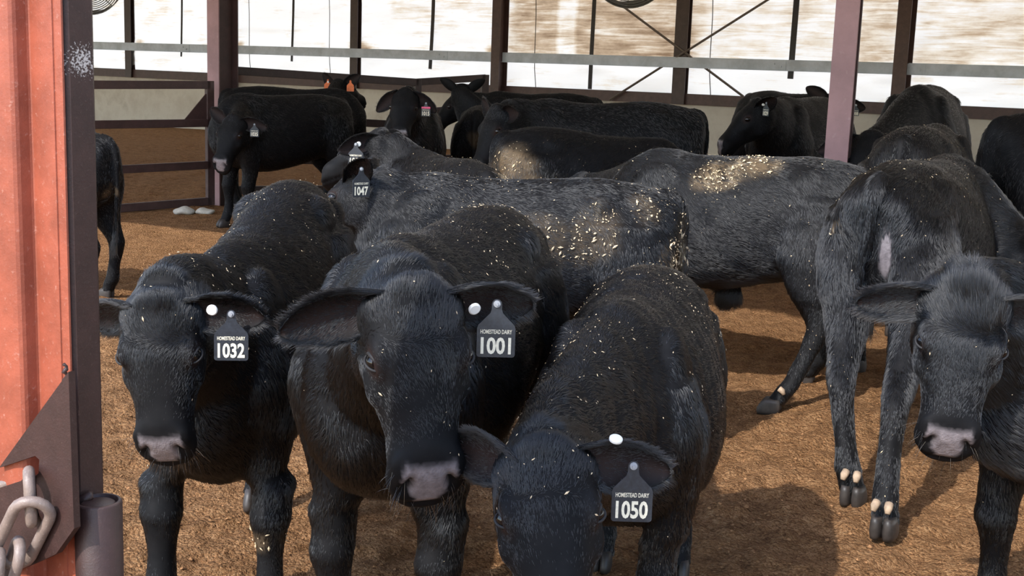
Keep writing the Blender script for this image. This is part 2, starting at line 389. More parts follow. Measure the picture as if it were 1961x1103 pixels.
def tag_outline(w=0.076, hb=0.060, hn=0.046, wn_=0.020):
    """flask outline of a hanging ear tag, neck centre at the origin, body below"""
    P = []
    for a in np.linspace(0, math.pi, 7): P.append((wn_/2*math.cos(a), wn_/2*math.sin(a)))
    P += [(-wn_/2, -0.010), (-wn_*0.62, -0.018), (-w*0.47, -hn+0.004), (-w/2, -hn-0.003)]
    for a in np.linspace(math.pi, 1.5*math.pi, 5): P.append((-w/2+0.006+0.006*math.cos(a), -hn-hb+0.006+0.006*math.sin(a)))
    for a in np.linspace(1.5*math.pi, 2*math.pi, 5): P.append((w/2-0.006+0.006*math.cos(a), -hn-hb+0.006+0.006*math.sin(a)))
    P += [(w/2, -hn-0.003), (w*0.47, -hn+0.004), (wn_*0.62, -0.018), (wn_/2, -0.010)]
    return P
def plate(P, th, c, r, u, n):
    """extruded outline, r right, u up, n towards the reader"""
    V = [c+r*x+u*y+n*th/2 for x, y in P]+[c+r*x+u*y-n*th/2 for x, y in P]; k = len(P)
    return V, [tuple(range(k)), tuple(range(k, 2*k))[::-1]]+[(i, k+i, k+(i+1) % k, (i+1) % k) for i in range(k)]

def cow(label, xy, head_deg, s, poll, face, up=None, hs=1.0, voxel=0.014, hairs=14000, hair_len=0.030, hair_rad=0.00060, feet=None, feet_w={}, tag_no=None, tag_kind='black',
        tag_face=None, tag_roll=0.0, ear_l=(0.10, -0.25), ear_r=(0.10, -0.25), ear_face_l=(0.75, 0.6), ear_face_r=(0.75, 0.6), ear_u=0.5, button=None, mud=(), bits=0, bend=0.0, wide=1.0, drop=(0, 0), seed=1, cat='cow',
        tail=True, dew=False, group='black cattle in the barn pen', tuft=1.0, nose_wet=True, tape=False, button_at=(0.25, 0.1), tail_dx=0.0, name='calf', head_dens=2.0, bare=(), sheath=False):
    """label; ground point; heading; size; poll = world point between the ears; face = world point of the muzzle end; up = where the forehead faces"""
    root = empty(name, (xy[0], xy[1], 0), math.radians(head_deg))
    tag(root, label, cat, group)
    ca, sa = math.cos(math.radians(head_deg)), math.sin(math.radians(head_deg))
    Rw = np.array([[ca, -sa, 0], [sa, ca, 0], [0, 0, 1]])            # local -> world
    toL = lambda p: (Rw.T@(np.asarray(p, float)-np.array([xy[0], xy[1], 0])))/s
    dirL = lambda v: Rw.T@np.asarray(v, float)
    P = toL(poll); h = nrm(toL(face)-P)
    uu = dirL(up) if up is not None else Z_+0.25*X_
    u = nrm(uu-h*(uu@h)); l = np.cross(u, h)
    HP = lambda t, y, d: P+hs*(h*t+l*y+u*d)
    B = Body()
    ln = hair_len
    # torso (drop: how far the rump and the shoulders sag)
    A = catmull(TORSO, 4); rs = []; fl = []; le = []
    for x, tp, bt, hw, p, k in A:
        w = smoothstep(-0.5, 0.5, x); dz = drop[0]*(1-w)+drop[1]*w
        rs.append(ring(np.array([x, bend*(x*x-0.1), (tp+bt)/2+dz]), -Y_, Z_, hw*wide, (tp-bt)/2, p, k)); fl.append(np.array([-0.9, 0, -0.42])); le.append(ln)
    B.loft(rs, fl, le)
    fd = np.array([-0.55, 0, -0.8])
    for sy in (1, -1):
        yb = lambda x: bend*(x*x-0.1)
        B.ball((0.41, sy*0.128*wide+yb(.4), 0.88+drop[1]), (X_, Y_, Z_), (0.17, 0.075, 0.24), fd, ln)
        B.ball((-0.31, sy*0.118*wide+yb(.3), 1.055+drop[0]), (X_, Y_, Z_), (0.11, 0.072, 0.070), fd, ln)
        B.ball((-0.59, sy*0.080+yb(.59), 1.025+drop[0]), (X_, Y_, Z_), (0.07, 0.055, 0.065), fd, ln)
    # legs
    feet = feet or {}
    ends = {}
    for nm, T, sy in (('hl', HIND, 1), ('hr', HIND, -1), ('fl', FORE, 1), ('fr', FORE, -1)):
        dx, dy = feet.get(nm, (0, 0))
        if nm in feet_w:
            fl_ = toL((*feet_w[nm], 0)); dx, dy = fl_[0]-T[-2][0], fl_[1]-sy*T[-2][1]
        A = catmull(T, 3); rs = []
        x0 = A[0, 0]; yb = bend*(x0*x0-0.1); dz = drop[0] if T is HIND else drop[1]
        for x, y, z, a, b in A:
            w = np.clip(1-z/0.90, 0, 1); zz = z+dz*smoothstep(0.15, 0.9, z)
            rs.append(ring(np.array([x+dx*w, sy*y*(wide if z > .5 else 1)+dy*w+yb, zz]), -Y_, X_, b, a, 2.1))
        B.loft(rs, [np.array([-0.25, 0, -1.0])]*len(rs), list(np.where(A[:, 2] > 0.7, ln, np.where(A[:, 2] > 0.42, ln*0.75, ln*0.5))))
        ends[nm] = np.array([A[-2, 0]+dx, sy*A[-2, 1]+dy+yb, 0.0])
    if sheath: B.ball((0.04, 0, 0.475), (X_, Y_, Z_), (0.07, 0.035, 0.065), -Z_, 0.07)
    # tail
    if tail:
        pts = catmull([(-0.58, 0, 1.115), (-0.650, 0, 1.095), (-0.684, 0, 1.02), (-0.694, tail_dx*0.3, 0.88), (-0.688, tail_dx*0.7, 0.70), (-0.670, tail_dx, 0.48), (-0.660, tail_dx, 0.38)], 4)
        rad = np.interp(np.linspace(0, 1, len(pts)), [0, .2, .5, .85, 1], [0.036, 0.028, 0.018, 0.015, 0.013]); rad = np.maximum(rad, voxel*1.15)
        rs = []
        for i, p in enumerate(pts):
            a = nrm(pts[min(i+1, len(pts)-1)]-pts[max(i-1, 0)]); r = Y_; q = nrm(np.cross(a, r))
            rs.append(ring(p+np.array([0, 0, drop[0]*min(1, max(0, (p[2]-.2)))]), r, q, rad[i], rad[i]))
        B.loft(rs, [np.array([0, 0, -1.0])]*len(rs), list(np.interp(np.linspace(0, 1, len(pts)), [0, .3, .7, .85, 1], [ln*.8, ln*.6, ln*.9, 0.07, 0.12])))
    # neck
    P0 = np.array([0.36, bend*0.03, 0.895+drop[1]]); P3 = HP(0.035, 0, -0.100)
    Pn = np.array([0.62, bend*0.3, 0.93+drop[1]])
    inn = nrm(-0.62*u-0.55*h+0.35*nrm(Pn-P3)); dn = np.linalg.norm(P3-P0)
    P1 = P0+nrm(np.array([0.30, bend*0.3, 0.02])+0.25*nrm(P3-P0))*dn*0.36; P2 = P3+inn*dn*0.26
    rs = []; fl = []; le = []; K = 18
    for i in range(K+1):
        t = i/K; c = (1-t)**3*P0+3*(1-t)**2*t*P1+3*(1-t)*t*t*P2+t**3*P3
        d = nrm(3*(1-t)**2*(P1-P0)+6*(1-t)*t*(P2-P1)+3*t*t*(P3-P2))
        ref = Z_*(1-t)+t*nrm(0.6*u-0.75*h); q = nrm(ref-d*(ref@d)); r = np.cross(d, q)
        hh = np.interp(t, [0, .3, .6, .85, 1], [0.280, 0.252, 0.200, 0.155, 0.125]); hw = np.interp(t, [0, .3, .6, .85, 1], [0.185, 0.163, 0.128, 0.108, 0.098])
        rs.append(ring(c-q*0.02*math.sin(math.pi*t), -r if False else r, q, hw*(0.6+0.4*hs), hh*(0.6+0.4*hs), 2.1, 0.22)); fl.append(nrm(-d*0.9-Z_*0.45)); le.append(ln*1.05)
    B.loft(rs, fl, le)
    # head
    A = catmull(HEAD, 4); rs = []; fl = []; le = []
    for t, dd, vv, hw, p, k in A:
        rs.append(ring(HP(t, 0, (dd+vv)/2), l, u, hw*hs, (dd-vv)/2*hs, p, k))
        fl.append(h if t > 0.115 else -h*0.9-u*0.2); le.append(np.interp(t, [-.05, .06, .12, .2, .29, .37, .40], [ln*.95*tuft, ln*.85*tuft, ln*0.6, ln*0.42, ln*0.33, ln*0.24, ln*0.2]))
    B.loft(rs, fl, le)
    for sy in (1, -1):
        B.ball(HP(0.137, sy*0.092, -0.034), (h, l, u), (0.050*hs, 0.022*hs, 0.034*hs), h, ln*0.35)         # brow
        B.ball(HP(0.185, sy*0.094, -0.085), (h, l, u), (0.055*hs, 0.024*hs, 0.030*hs), h, ln*0.3)          # cheekbone
        B.ball(HP(0.10, sy*0.095, -0.150), (h, l, u), (0.080*hs, 0.026*hs, 0.070*hs), -h*.3-u, ln*0.5)     # jaw
        B.ball(HP(0.385, sy*0.044, -0.078), (h, l, u), (0.042*hs, 0.040*hs, 0.036*hs), h, 0.0)             # nostril wing
    B.ball(HP(0.012, 0, -0.004), (h, l, u), (0.045*hs, 0.062*hs, 0.022*hs), -h, ln*0.9*tuft)                # poll
    B.ball(HP(0.362, 0, -0.165), (h, l, u), (0.050*hs, 0.052*hs, 0.030*hs), h, ln*0.12)                     # chin
    # one continuous skin
    V0 = np.array(B.V)
    me = bpy.data.meshes.new('skin'); me.from_pydata([tuple(v) for v in V0*s], [], B.F); me.update()
    tmp = bpy.data.objects.new('skin', me); COL.objects.link(tmp)
    md = tmp.modifiers.new('r', 'REMESH'); md.mode = 'VOXEL'; md.voxel_size = voxel*s
    sm = tmp.modifiers.new('s', 'SMOOTH'); sm.factor = 0.5; sm.iterations = int(round(5*(0.012/voxel)**1.3))+2
    dg = bpy.context.evaluated_depsgraph_get(); dg.update()
    ev = bpy.data.meshes.new_from_object(tmp.evaluated_get(dg))
    n = len(ev.vertices); V = np.empty(n*3); ev.vertices.foreach_get('co', V); V = V.reshape(-1, 3)/s
    N = np.empty(n*3); ev.vertices.foreach_get('normal', N); N = N.reshape(-1, 3)
    Fq = [tuple(p.vertices) for p in ev.polygons]
    bpy.data.objects.remove(tmp); bpy.data.meshes.remove(me); bpy.data.meshes.remove(ev)
    kd = KDTree(len(V0))
    for i, v in enumerate(V0): kd.insert(v, i)
    kd.balance()
    idx = np.array([kd.find(v)[1] for v in V])
    flow = np.array(B.flow)[idx]; lens = np.array(B.len)[idx]
    E_ = np.array([(a, b) for f in Fq for a, b in zip(f, f[1:]+f[:1])])
    deg = np.bincount(E_[:, 0], minlength=n).astype(float)[:, None]
    for _ in range(6):
        ac = np.zeros((n, 3)); np.add.at(ac, E_[:, 0], flow[E_[:, 1]]); flow = 0.4*flow+0.6*ac/deg
        al = np.bincount(E_[:, 0], weights=lens[E_[:, 1]], minlength=n); lens = 0.5*lens+0.5*al/deg[:, 0]
    # sculpt the face in head coordinates
    q = (V-P)/hs; ht, hy, hu = q@h, q@l, q@u
    ishead = (ht > -0.08) & (ht < 0.5) & (np.abs(hy) < 0.16) & (hu < 0.06) & (hu > -0.27)
    for sy in (1, -1):
        d2 = ((ht-0.405)/0.034)**2+((hy-sy*(0.0475-0.35*(hu+0.086)))/0.0105)**2+((hu+0.086)/0.018)**2
        V -= N*(0.030*hs*np.exp(-d2)*ishead)[:, None]
        d2 = ((ht-EYE_T)/0.026)**2+((hy-sy*EYE_Y)/0.030)**2+((hu-EYE_U)/0.017)**2
        V -= N*(0.008*hs*np.exp(-d2)*ishead)[:, None]
        d2 = ((ht-0.385)/0.02)**2+((hy-sy*0.078)/0.02)**2+((hu+0.11)/0.016)**2
        V += N*(0.005*hs*np.exp(-d2)*ishead)[:, None]
    mouth = np.exp(-((hu+0.137+0.10*np.maximum(0, 0.38-ht))/0.006)**2)*smoothstep(0.25, 0.31, ht)*ishead
    V -= N*(0.007*hs*mouth)[:, None]
    V += (h*hs)*(np.where(ishead, -0.62*(hu+0.105)*smoothstep(0.29, 0.41, ht), 0.0))[:, None]
    V += N*(0.0035*lownoise(V, 0.16, seed)[:, 0]*(~ishead))[:, None]
    pw = np.interp(hu, [-0.135, -0.120, -0.100, -0.080, -0.055], [0.016, 0.024, 0.042, 0.061, 0.055])+0.002*np.sin(90*hu+1)
    nose = smoothstep(0.372, 0.388, ht)*smoothstep(-0.134, -0.122, hu)*smoothstep(-0.046, -0.056, hu)*smoothstep(pw+0.004, pw-0.004, np.abs(hy))*ishead
    nostril = sum(np.exp(-(((ht-0.405)/0.034)**2+((hy-sy*(0.0475-0.35*(hu+0.086)))/0.0105)**2+((hu+0.086)/0.018)**2)) for sy in (1, -1))
    nose = np.clip(nose*(1-1.9*nostril), 0, 1)
    for (bx, by, bz, br) in bare: nose = np.maximum(nose, 0.8*smoothstep(br, br*0.6, np.sqrt((V[:, 0]-bx)**2*0.3+(V[:, 1]-by)**2+((V[:, 2]-bz)*0.28)**2)))
    muz = smoothstep(0.350, 0.385, ht)*ishead
    lens = lens*(1-muz*0.6)
    eyem = sum(np.exp(-(((ht-EYE_T)/0.024)**2+((hy-sy*EYE_Y)/0.03)**2+((hu-EYE_U)/0.016)**2)) for sy in (1, -1))*ishead
    lens = lens*(1-np.clip(1.5*eyem, 0, 1))
    pink = np.clip(eyem*0.9, 0, 1)
    mu = np.zeros(n)
    for (mx, my, mz, mr, ms) in mud:
        d = np.sqrt(((V-np.array([mx, my, mz]))**2).sum(1)); d = d+0.35*mr*lownoise(V, mr*1.2, seed+3)[:, 0]
        mu = np.maximum(mu, ms*smoothstep(mr, mr*0.45, d))
    # ears: cupped leaves grown out of the same mesh
    earinfo = {}
    ev_V = []; ev_F = []; ev_len = []; ev_flow = []; ev_pink = []
    for sy, (raise_, back), efc, nm in ((1, ear_l, ear_face_l, 'l'), (-1, ear_r, ear_face_r, 'r')):
        e = nrm(l*sy+u*raise_+h*(-back if False else back*-1.0)*-1.0)
        e = nrm(l*sy*1.0+(-h)*raise_+(-u)*(-back)*1.0)
        fc = u*efc[0]+h*efc[1]; fc = nrm(fc-e*(fc@e)); wv = np.cross(fc, e)
        base = HP(0.030, sy*0.088, -0.045); Lr = 0.197*hs; nu, nv = 14, 13; n0 = len(ev_V)
        for lay in (0, 1):
            for i in range(nu):
                t = i/(nu-1)
                w = hs*np.interp(t, [0, .12, .35, .6, .8, .93, 1], [0.026, 0.036, 0.055, 0.055, 0.041, 0.023, 0.006])
                ph = np.interp(t, [0, .3, .7, 1], [1.55, 1.3, 1.0, 0.8])
                cen = base+e*(Lr*t-0.045*hs*(1-t))-fc*0.010*(1-t)-fc*0.012*math.sin(t*3)-Z_*0.022*hs*t*t
                for j in range(nv):
                    a = ph*(2*j/(nv-1)-1)
                    th = 0.0075*(1-lay)*(1-0.5*t)
                    R_ = w/max(math.sin(min(ph, math.pi/2)), 0.2)
                    pt = cen+wv*(R_-(-th if lay == 0 else 0))*math.sin(a)*1.0+fc*((1-math.cos(a))*(R_)*0.85-th*math.cos(a))
                    ev_V.append(pt); ev_pink.append(lay*0.22*max(0, 1-abs(a)/ph)*(t > 0.1)); ev_len.append(ln*(0.42 if lay == 0 else 0.5+0.5*(abs(a)/ph > .7)))
                    ev_flow.append(nrm(e*0.9+wv*0.5*np.sign(a)*(lay == 1)))
        g = lambda la, i, j: n0+la*nu*nv+i*nv+j
        for i in range(nu-1):
            for j in range(nv-1):
                ev_F.append((g(0, i, j), g(0, i, j+1), g(0, i+1, j+1), g(0, i+1, j))); ev_F.append((g(1, i, j), g(1, i+1, j), g(1, i+1, j+1), g(1, i, j+1)))
            ev_F.append((g(0, i, 0), g(0, i+1, 0), g(1, i+1, 0), g(1, i, 0))); ev_F.append((g(0, i, nv-1), g(1, i, nv-1), g(1, i+1, nv-1), g(0, i+1, nv-1)))
        for j in range(nv-1): ev_F.append((g(0, nu-1, j), g(0, nu-1, j+1), g(1, nu-1, j+1), g(1, nu-1, j)))
        earinfo[nm] = (base, e, fc, wv, Lr)
    ev_V = np.array(ev_V); sgn = 1
    allV = np.vstack([V, ev_V]); allF = Fq+[tuple(i+n for i in f) for f in ev_F]
    body = mesh_obj('body', allV*s, allF, M['hide'], root, True, world_space=False)
    bm_ = bmesh.new(); bm_.from_mesh(body.data)
    bmesh.ops.recalc_face_normals(bm_, faces=[f for f in bm_.faces if f.verts[0].index >= n]); bm_.to_mesh(body.data); bm_.free()
    def setattr_(nm, a):
        at_ = body.data.attributes.new(nm, 'FLOAT', 'POINT'); at_.data.foreach_set('value', np.asarray(a, np.float32))
    z_e = np.zeros(len(ev_V))
    setattr_('nose', np.concatenate([nose, z_e])); setattr_('mud', np.concatenate([mu*0.35, z_e])); setattr_('pink', np.concatenate([pink, ev_pink]))
    # coat of hair strands
    mesh = body.data; mesh.calc_loop_triangles(); nt_ = len(mesh.loop_triangles)
    T = np.empty(nt_*3, np.int32); mesh.loop_triangles.foreach_get('vertices', T); T = T.reshape(-1, 3)
    nn = np.empty(len(allV)*3); mesh.vertices.foreach_get('normal', nn); nn = nn.reshape(-1, 3)
    lall = np.concatenate([lens, ev_len]); fall = np.vstack([flow, ev_flow]); mall = np.concatenate([mu, z_e]); nall = np.concatenate([nose, z_e])
    eall = np.concatenate([np.zeros(n), np.ones(len(ev_V))]); hall = np.concatenate([ishead.astype(float), np.ones(len(ev_V))])
    a_, b_, c_ = allV[T[:, 0]], allV[T[:, 1]], allV[T[:, 2]]
    area = 0.5*np.linalg.norm(np.cross(b_-a_, c_-a_), axis=1)
    dens = area*(nall[T].mean(1) < 0.3)*(1+head_dens*hall[T].mean(1))*np.where(lall[T].mean(1) > 0.0015, 1, 0)*np.where((a_[:, 2] < 0.5) & (hall[T].mean(1) < .5), 2.2, 1.0)
    rg = np.random.default_rng(seed*13+5)
    ti = rg.choice(nt_, hairs, p=dens/dens.sum())
    r1 = np.sqrt(rg.random(hairs)); r2 = rg.random(hairs); w3 = np.stack([1-r1, r1*(1-r2), r1*r2], 1)
    bary = lambda A: (A[T[ti]]*(w3[..., None] if A.ndim == 2 else w3)).sum(1)
    p = bary(allV); nv_ = bary(nn); nv_ /= np.linalg.norm(nv_, axis=1, keepdims=True); Lh = bary(lall)*rg.uniform(0.55, 1.2, hairs)/1.0
    md_ = bary(mall); hd = bary(hall); md_ = np.clip(md_*np.clip(0.40+1.1*lownoise(p*np.array([1, 1, 0.45]), 0.035, seed+31)[:, 0]+0.7*lownoise(p, 0.012, seed+32)[:, 0], 0, 1.1), 0, 1)
    f = bary(fall)+0.40*lownoise(p, 0.24, seed+1)+0.22*lownoise(p, 0.07, seed+2)+0.12*rg.normal(size=(hairs, 3))
    f = f-nv_*(f*nv_).sum(1, keepdims=True); f /= np.maximum(1e-6, np.linalg.norm(f, axis=1, keepdims=True))
    Kp = 4; tau = np.linspace(0, 1, Kp)[None, :, None]
    lift = (0.27+0.16*lownoise(p, 0.10, seed+4)[:, :1]+0.12*rg.normal(size=(hairs, 1)))[:, None, :]
    pts = p[:, None]-nv_[:, None]*0.002+Lh[:, None, None]/s**0*(nv_[:, None]*np.clip(lift, 0.06, 1)*(tau-0.5*tau**2)+f[:, None]*(0.85*tau+0.1*tau**2)-Z_*0.12*tau**2)
    cell = np.floor(p/0.022+0.4*lownoise(p, 0.05, seed+6)).astype(np.int64); key = ((cell[:, 0]+500)*1000+cell[:, 1]+500)*1000+cell[:, 2]+500
    _, inv = np.unique(key, return_inverse=True); cnt = np.bincount(inv)
    tipm = np.stack([np.bincount(inv, weights=pts[:, -1, k])/cnt for k in range(3)], 1)[inv]
    cl = (0.32*(1-0.6*hd)+0.3*(md_ > .3))[:, None, None]*tau**1.5
    pts = pts+(tipm-pts[:, -1])[:, None]*cl
    nw = 0
    if voxel < 0.0103:
        cand = np.where(((muz > 0.5) & (nose < 0.1) & (hu < -0.07)))[0]
        if len(cand):
            nw = 80; wi = rg.choice(cand, nw); d_ = N[wi]+0.35*rg.normal(size=(nw, 3))+0.25*h-0.2*Z_; d_ /= np.linalg.norm(d_, axis=1, keepdims=True)
            wl = rg.uniform(0.012, 0.048, nw)[:, None, None]
            wpts = allV[wi][:, None]+wl*(d_[:, None]*tau-Z_*0.25*tau**2)
            pts = np.vstack([pts, wpts]); hairs += nw; md_ = np.concatenate([md_, rg.uniform(0.0, 0.5, nw)]); hd = np.concatenate([hd, np.full(nw, 1.7)]); p = np.vstack([p, allV[wi]])
    hc = bpy.data.hair_curves.new('coat'); hc.add_curves([Kp]*hairs)
    hc.position_data.foreach_set('vector', (pts*s).astype(np.float32).ravel())
    ra = hc.attributes.new('radius', 'FLOAT', 'POINT'); rr = hair_rad*rg.uniform(0.7, 1.2, (hairs, 1))*np.array([1, 0.95, 0.75, 0.22])[None]*(1-0.35*hd[:, None])
    ra.data.foreach_set('value', rr.astype(np.float32).ravel())
    spk = rg.random(hairs)
    am = hc.attributes.new('mud', 'FLOAT', 'CURVE'); am.data.foreach_set('value', (md_*(spk < 0.25+0.75*md_)).astype(np.float32))
    ash = hc.attributes.new('shade', 'FLOAT', 'CURVE'); ash.data.foreach_set('value', (rg.random(hairs)**2*np.clip(0.6+0.6*lownoise(p, .5, seed+8)[:, 0], 0, 1)).astype(np.float32))
    hc.materials.append(M['hair'])
    co = bpy.data.objects.new('coat', hc); COL.objects.link(co); co.parent = root
    # eyes
    for sy in (1, -1):
        ea = nrm(l*sy*0.80+u*0.58+h*0.05); e1 = nrm(h-ea*(h@ea)); e2 = nrm(np.cross(ea, e1)); e2 = e2 if e2@u > 0 else -e2
        eh = nrm(0.80*e1+0.60*e2); eu = nrm(0.80*e2-0.60*e1)
        r_ = 0.0225*hs
        c = HP(EYE_T, sy*EYE_Y, EYE_U)-ea*0.0085*hs
        mb = MB()
        rr_ = [ring(c+ea*r_*math.sin(a), eh, eu, r_*math.cos(a), r_*math.cos(a)) for a in np.linspace(-1.2, 1.54, 10)]
        for Rg in rr_: mb.V += [tuple(v*s) for v in Rg]
        for i in range(9):
            for t in range(RINGN): mb.F.append((i*RINGN+t, i*RINGN+(t+1) % RINGN, (i+1)*RINGN+(t+1) % RINGN, (i+1)*RINGN+t)); mb.M.append(0)
        mb.F.append(tuple(9*RINGN+t for t in range(RINGN))); mb.M.append(0)
        eo = mesh_obj('eye', mb.V, mb.F, M['eye'], root, True, world_space=False)
        if voxel < 0.013:
            lb = MB(); K_ = 15
            for lid, hgt, th_ in ((1, 0.0122, 0.0044), (-1, 0.0112, 0.0032)):
                lp = []
                for a in np.linspace(0, math.pi, K_):
                    x_ = 0.0245*math.cos(a); y_ = lid*hgt*math.sin(a)**0.8; ro = math.sqrt(max(0.0, 0.0235**2-x_*x_*0.8-y_*y_))
                    lp.append((c+eh*(x_*hs)+eu*(y_*hs)+ea*(ro-0.0002)*hs)*s)
                lb.tube(lp, list(th_*hs*s*np.interp(np.linspace(0, 1, K_), [0, .2, .8, 1], [0.55, 1, 1, 0.55])), 8)
            lo = mesh_obj('eyelid', lb.V, lb.F, M['lid'], eo, True, world_space=False)
    # hooves
    for nm, c in ends.items():
        mb = MB()
        for sy in (1, -1):
            rs = [ring(np.array([c[0]+dx_, c[1]+sy*0.021, z]), Y_, X_, hw, hl, 2.4) for z, dx_, hw, hl in ((0.062, 0.0, 0.017, 0.036), (0.045, 0.006, 0.0205, 0.046), (0.015, 0.014, 0.023, 0.055), (0.0, 0.016, 0.022, 0.053), (-0.012, 0.016, 0.02, 0.05))]
            n0 = len(mb.V)
            for Rg in rs: mb.V += [tuple(v*s) for v in Rg]
            for i in range(4):
                for t in range(RINGN): mb.F.append((n0+i*RINGN+t, n0+i*RINGN+(t+1) % RINGN, n0+(i+1)*RINGN+(t+1) % RINGN, n0+(i+1)*RINGN+t)); mb.M.append(0)
            mb.F += [tuple(n0+t for t in range(RINGN))[::-1], tuple(n0+4*RINGN+t for t in range(RINGN))]; mb.M += [0, 0]
        ho = mesh_obj('hoof', mb.V, mb.F, M['hoof'], root, True, world_space=False)
        if dew:
            db = MB()
            for sy in (1, -1): db.tube([(c+np.array([-0.030, sy*0.020, 0.118]))*s, (c+np.array([-0.046, sy*0.022, 0.108]))*s, (c+np.array([-0.055, sy*0.023, 0.092]))*s], [0.014*s, 0.014*s, 0.008*s], 10)
            mesh_obj('dewclaw', db.V, db.F, M['dewclaw'], root, True, world_space=False)
    # ear tag, stud, lettering and button
    if tag_no is not None or tag_kind == 'orange':
        for side in (('l',) if tag_kind == 'black' else ('l', 'r')):
            base, e, fc, wv, Lr = earinfo[side]
            c = (base+e*Lr*ear_u+fc*(0.016 if tag_kind == 'black' else 0.012))*s
            nf = dirL(tag_face) if tag_face is not None else fc.copy()
            nf = nrm(nf); up_ = nrm(Z_-nf*(Z_@nf)); rt = np.cross(up_, nf)
            cr_, sr_ = math.cos(tag_roll), math.sin(tag_roll); rt, up_ = rt*cr_+up_*sr_, up_*cr_-rt*sr_
            c = c+nf*0.012
            Vp, Fp = plate(tag_outline(), 0.0022, c, rt, up_, nf)
            to = mesh_obj('ear_tag', Vp, Fp, M['tag_black'] if tag_kind == 'black' else M['tag_orange'], root, False, world_space=False)
            sb = MB(); sb.tube([c+nf*0.001, c+nf*0.004], [0.0075, 0.0065], 14); sb.tube([c+nf*0.004, c+nf*0.008], [0.0035, 0.003], 10)
            mesh_obj('tag_stud', sb.V, sb.F, M['stud'] if tag_kind == 'black' else M['tag_orange'], to, False, world_space=False)
            if tag_no:
                for txt, w_, h_, y_, bo in (('HOMESTEAD DAIRY', 0.062, 0.0085, -0.055, 0.012), (tag_no, 0.060, 0.034, -0.083, 0.03)):
                    TV, TF = text_mesh(txt, w_, h_, bo)
                    VV = [c+rt*x+up_*(y+y_)+nf*0.0016 for x, y, z in TV]
                    mesh_obj('dairy_lettering' if txt[0] == 'H' else 'tag_number', VV, TF, M['print'], to, False, world_space=False)
            if tape:
                tb = MB(); tb.bar(c-rt*0.036+up_*-0.036, c+rt*0.036+up_*-0.036, 0.004, 0.016, up_); mesh_obj('pink_tape', tb.V, tb.F, M['pink'], to, False, world_space=False)
    if button:
        for side in button:
            base, e, fc, wv, Lr = earinfo[side]
            top_ = button_at[1] < -0.5; fr = 1
            c = (base+e*Lr*button_at[0]+fc*0.020+wv*button_at[1]*0.05)*s; nb = fc
            if top_: c = (base+e*Lr*button_at[0]+wv*0.058*hs+fc*0.034*hs)*s; nb = nrm(wv+fc*0.55)
            bb = MB(); bb.tube([c, c+nb*0.004, c+nb*0.006], [0.0125, 0.0125, 0.010], 18)
            mesh_obj('ear_button', bb.V, bb.F, M['white'], root, False, world_space=False)
    # oat hulls and bedding flakes caught in the coat
    if bits:
        dn = area*(np.clip(nn[T].mean(1)[:, 2]+0.35, 0, 1)**1.5)*(nall[T].mean(1) < .3)*(eall[T].mean(1) < .5)*np.where(hall[T].mean(1) > .5, 0.6, 1.0)
        cl_ = lownoise(a_, 0.35, seed+21)[:, 0]; dn = dn*np.clip(0.35+cl_, 0.05, 2)+area*(mall[T].mean(1) > 0.12)*(nall[T].mean(1) < .3)*1.6
        tb_ = rg.choice(nt_, bits, p=dn/dn.sum()); pb = a_[tb_]*0.4+b_[tb_]*0.3+c_[tb_]*0.3; nb = nn[T[tb_, 0]]; lb_ = lall[T[tb_]].mean(1)
        V_ = []; F_ = []
        for i in range(bits):
            sz = (0.0006+0.0016*rg.random()**3)*(1+3.0*rg.random()*min(1.0, 2*mall[T[tb_[i]]].mean())); el = rg.uniform(1.2, 3.2)
            d1 = nrm(rg.normal(size=3)-nb[i]*0.7); d2 = nrm(np.cross(nb[i], d1)); d1 = np.cross(d2, nb[i])
            cc = (pb[i]+nb[i]*(lb_[i]*0.22+0.001))*s; k = len(V_)
            V_ += [cc+d1*sz*el, cc+d2*sz, cc-d1*sz*el, cc-d2*sz, cc+nb[i]*sz*.7, cc-nb[i]*sz*.5]
            F_ += [(k, k+1, k+4), (k+1, k+2, k+4), (k+2, k+3, k+4), (k+3, k, k+4), (k+1, k, k+5), (k+2, k+1, k+5), (k+3, k+2, k+5), (k, k+3, k+5)]
        so = mesh_obj('straw_bits', V_, F_, M['straw'], root, False, world_space=False); so['kind'] = 'stuff'
    return root, dict(ends=ends, HP=HP, Rw=Rw)

# ------------------------------------------------------------------ ground
def fbm(x, y, seed, octs):
    r = np.random.default_rng(seed); o = np.zeros_like(x)
    for wl, amp in octs:
        n = 64; g = r.normal(size=(n, n)); u_ = x/wl; v_ = y/wl
        i0 = np.floor(u_).astype(int); j0 = np.floor(v_).astype(int); fx = u_-i0; fy = v_-j0; fx = fx*fx*(3-2*fx); fy = fy*fy*(3-2*fy)
        G = lambda i, j: g[i % n, j % n]
        o += amp*((G(i0, j0)*(1-fx)+G(i0+1, j0)*fx)*(1-fy)+(G(i0, j0+1)*(1-fx)+G(i0+1, j0+1)*fx)*fy)
    return o
xs = np.concatenate([np.arange(-34, -6, 1.0), np.arange(-6, -2.2, 0.08), np.arange(-2.2, 2.6, 0.018), np.arange(2.6, 6, 0.08), np.arange(6, 40, 1.0)])
ys = np.concatenate([np.arange(-20, 1, 1.0), np.arange(1, 7.5, 0.020), np.arange(7.5, 15, 0.045), np.arange(15, 32, 0.4)])
GX, GY = np.meshgrid(xs, ys)
def ground_z(x, y):
    near = np.clip((9-y)/4, 0.6, 1)
    return fbm(x, y, 3, [(0.9, 0.012), (0.34, 0.009)])+near*fbm(x, y, 5, [(0.22, 0.008), (0.085, 0.0095), (0.042, 0.0065)])
GZ = ground_z(GX, GY)-0.012
nx_, ny_ = len(xs), len(ys)
idx_ = np.arange(nx_*ny_).reshape(ny_, nx_)
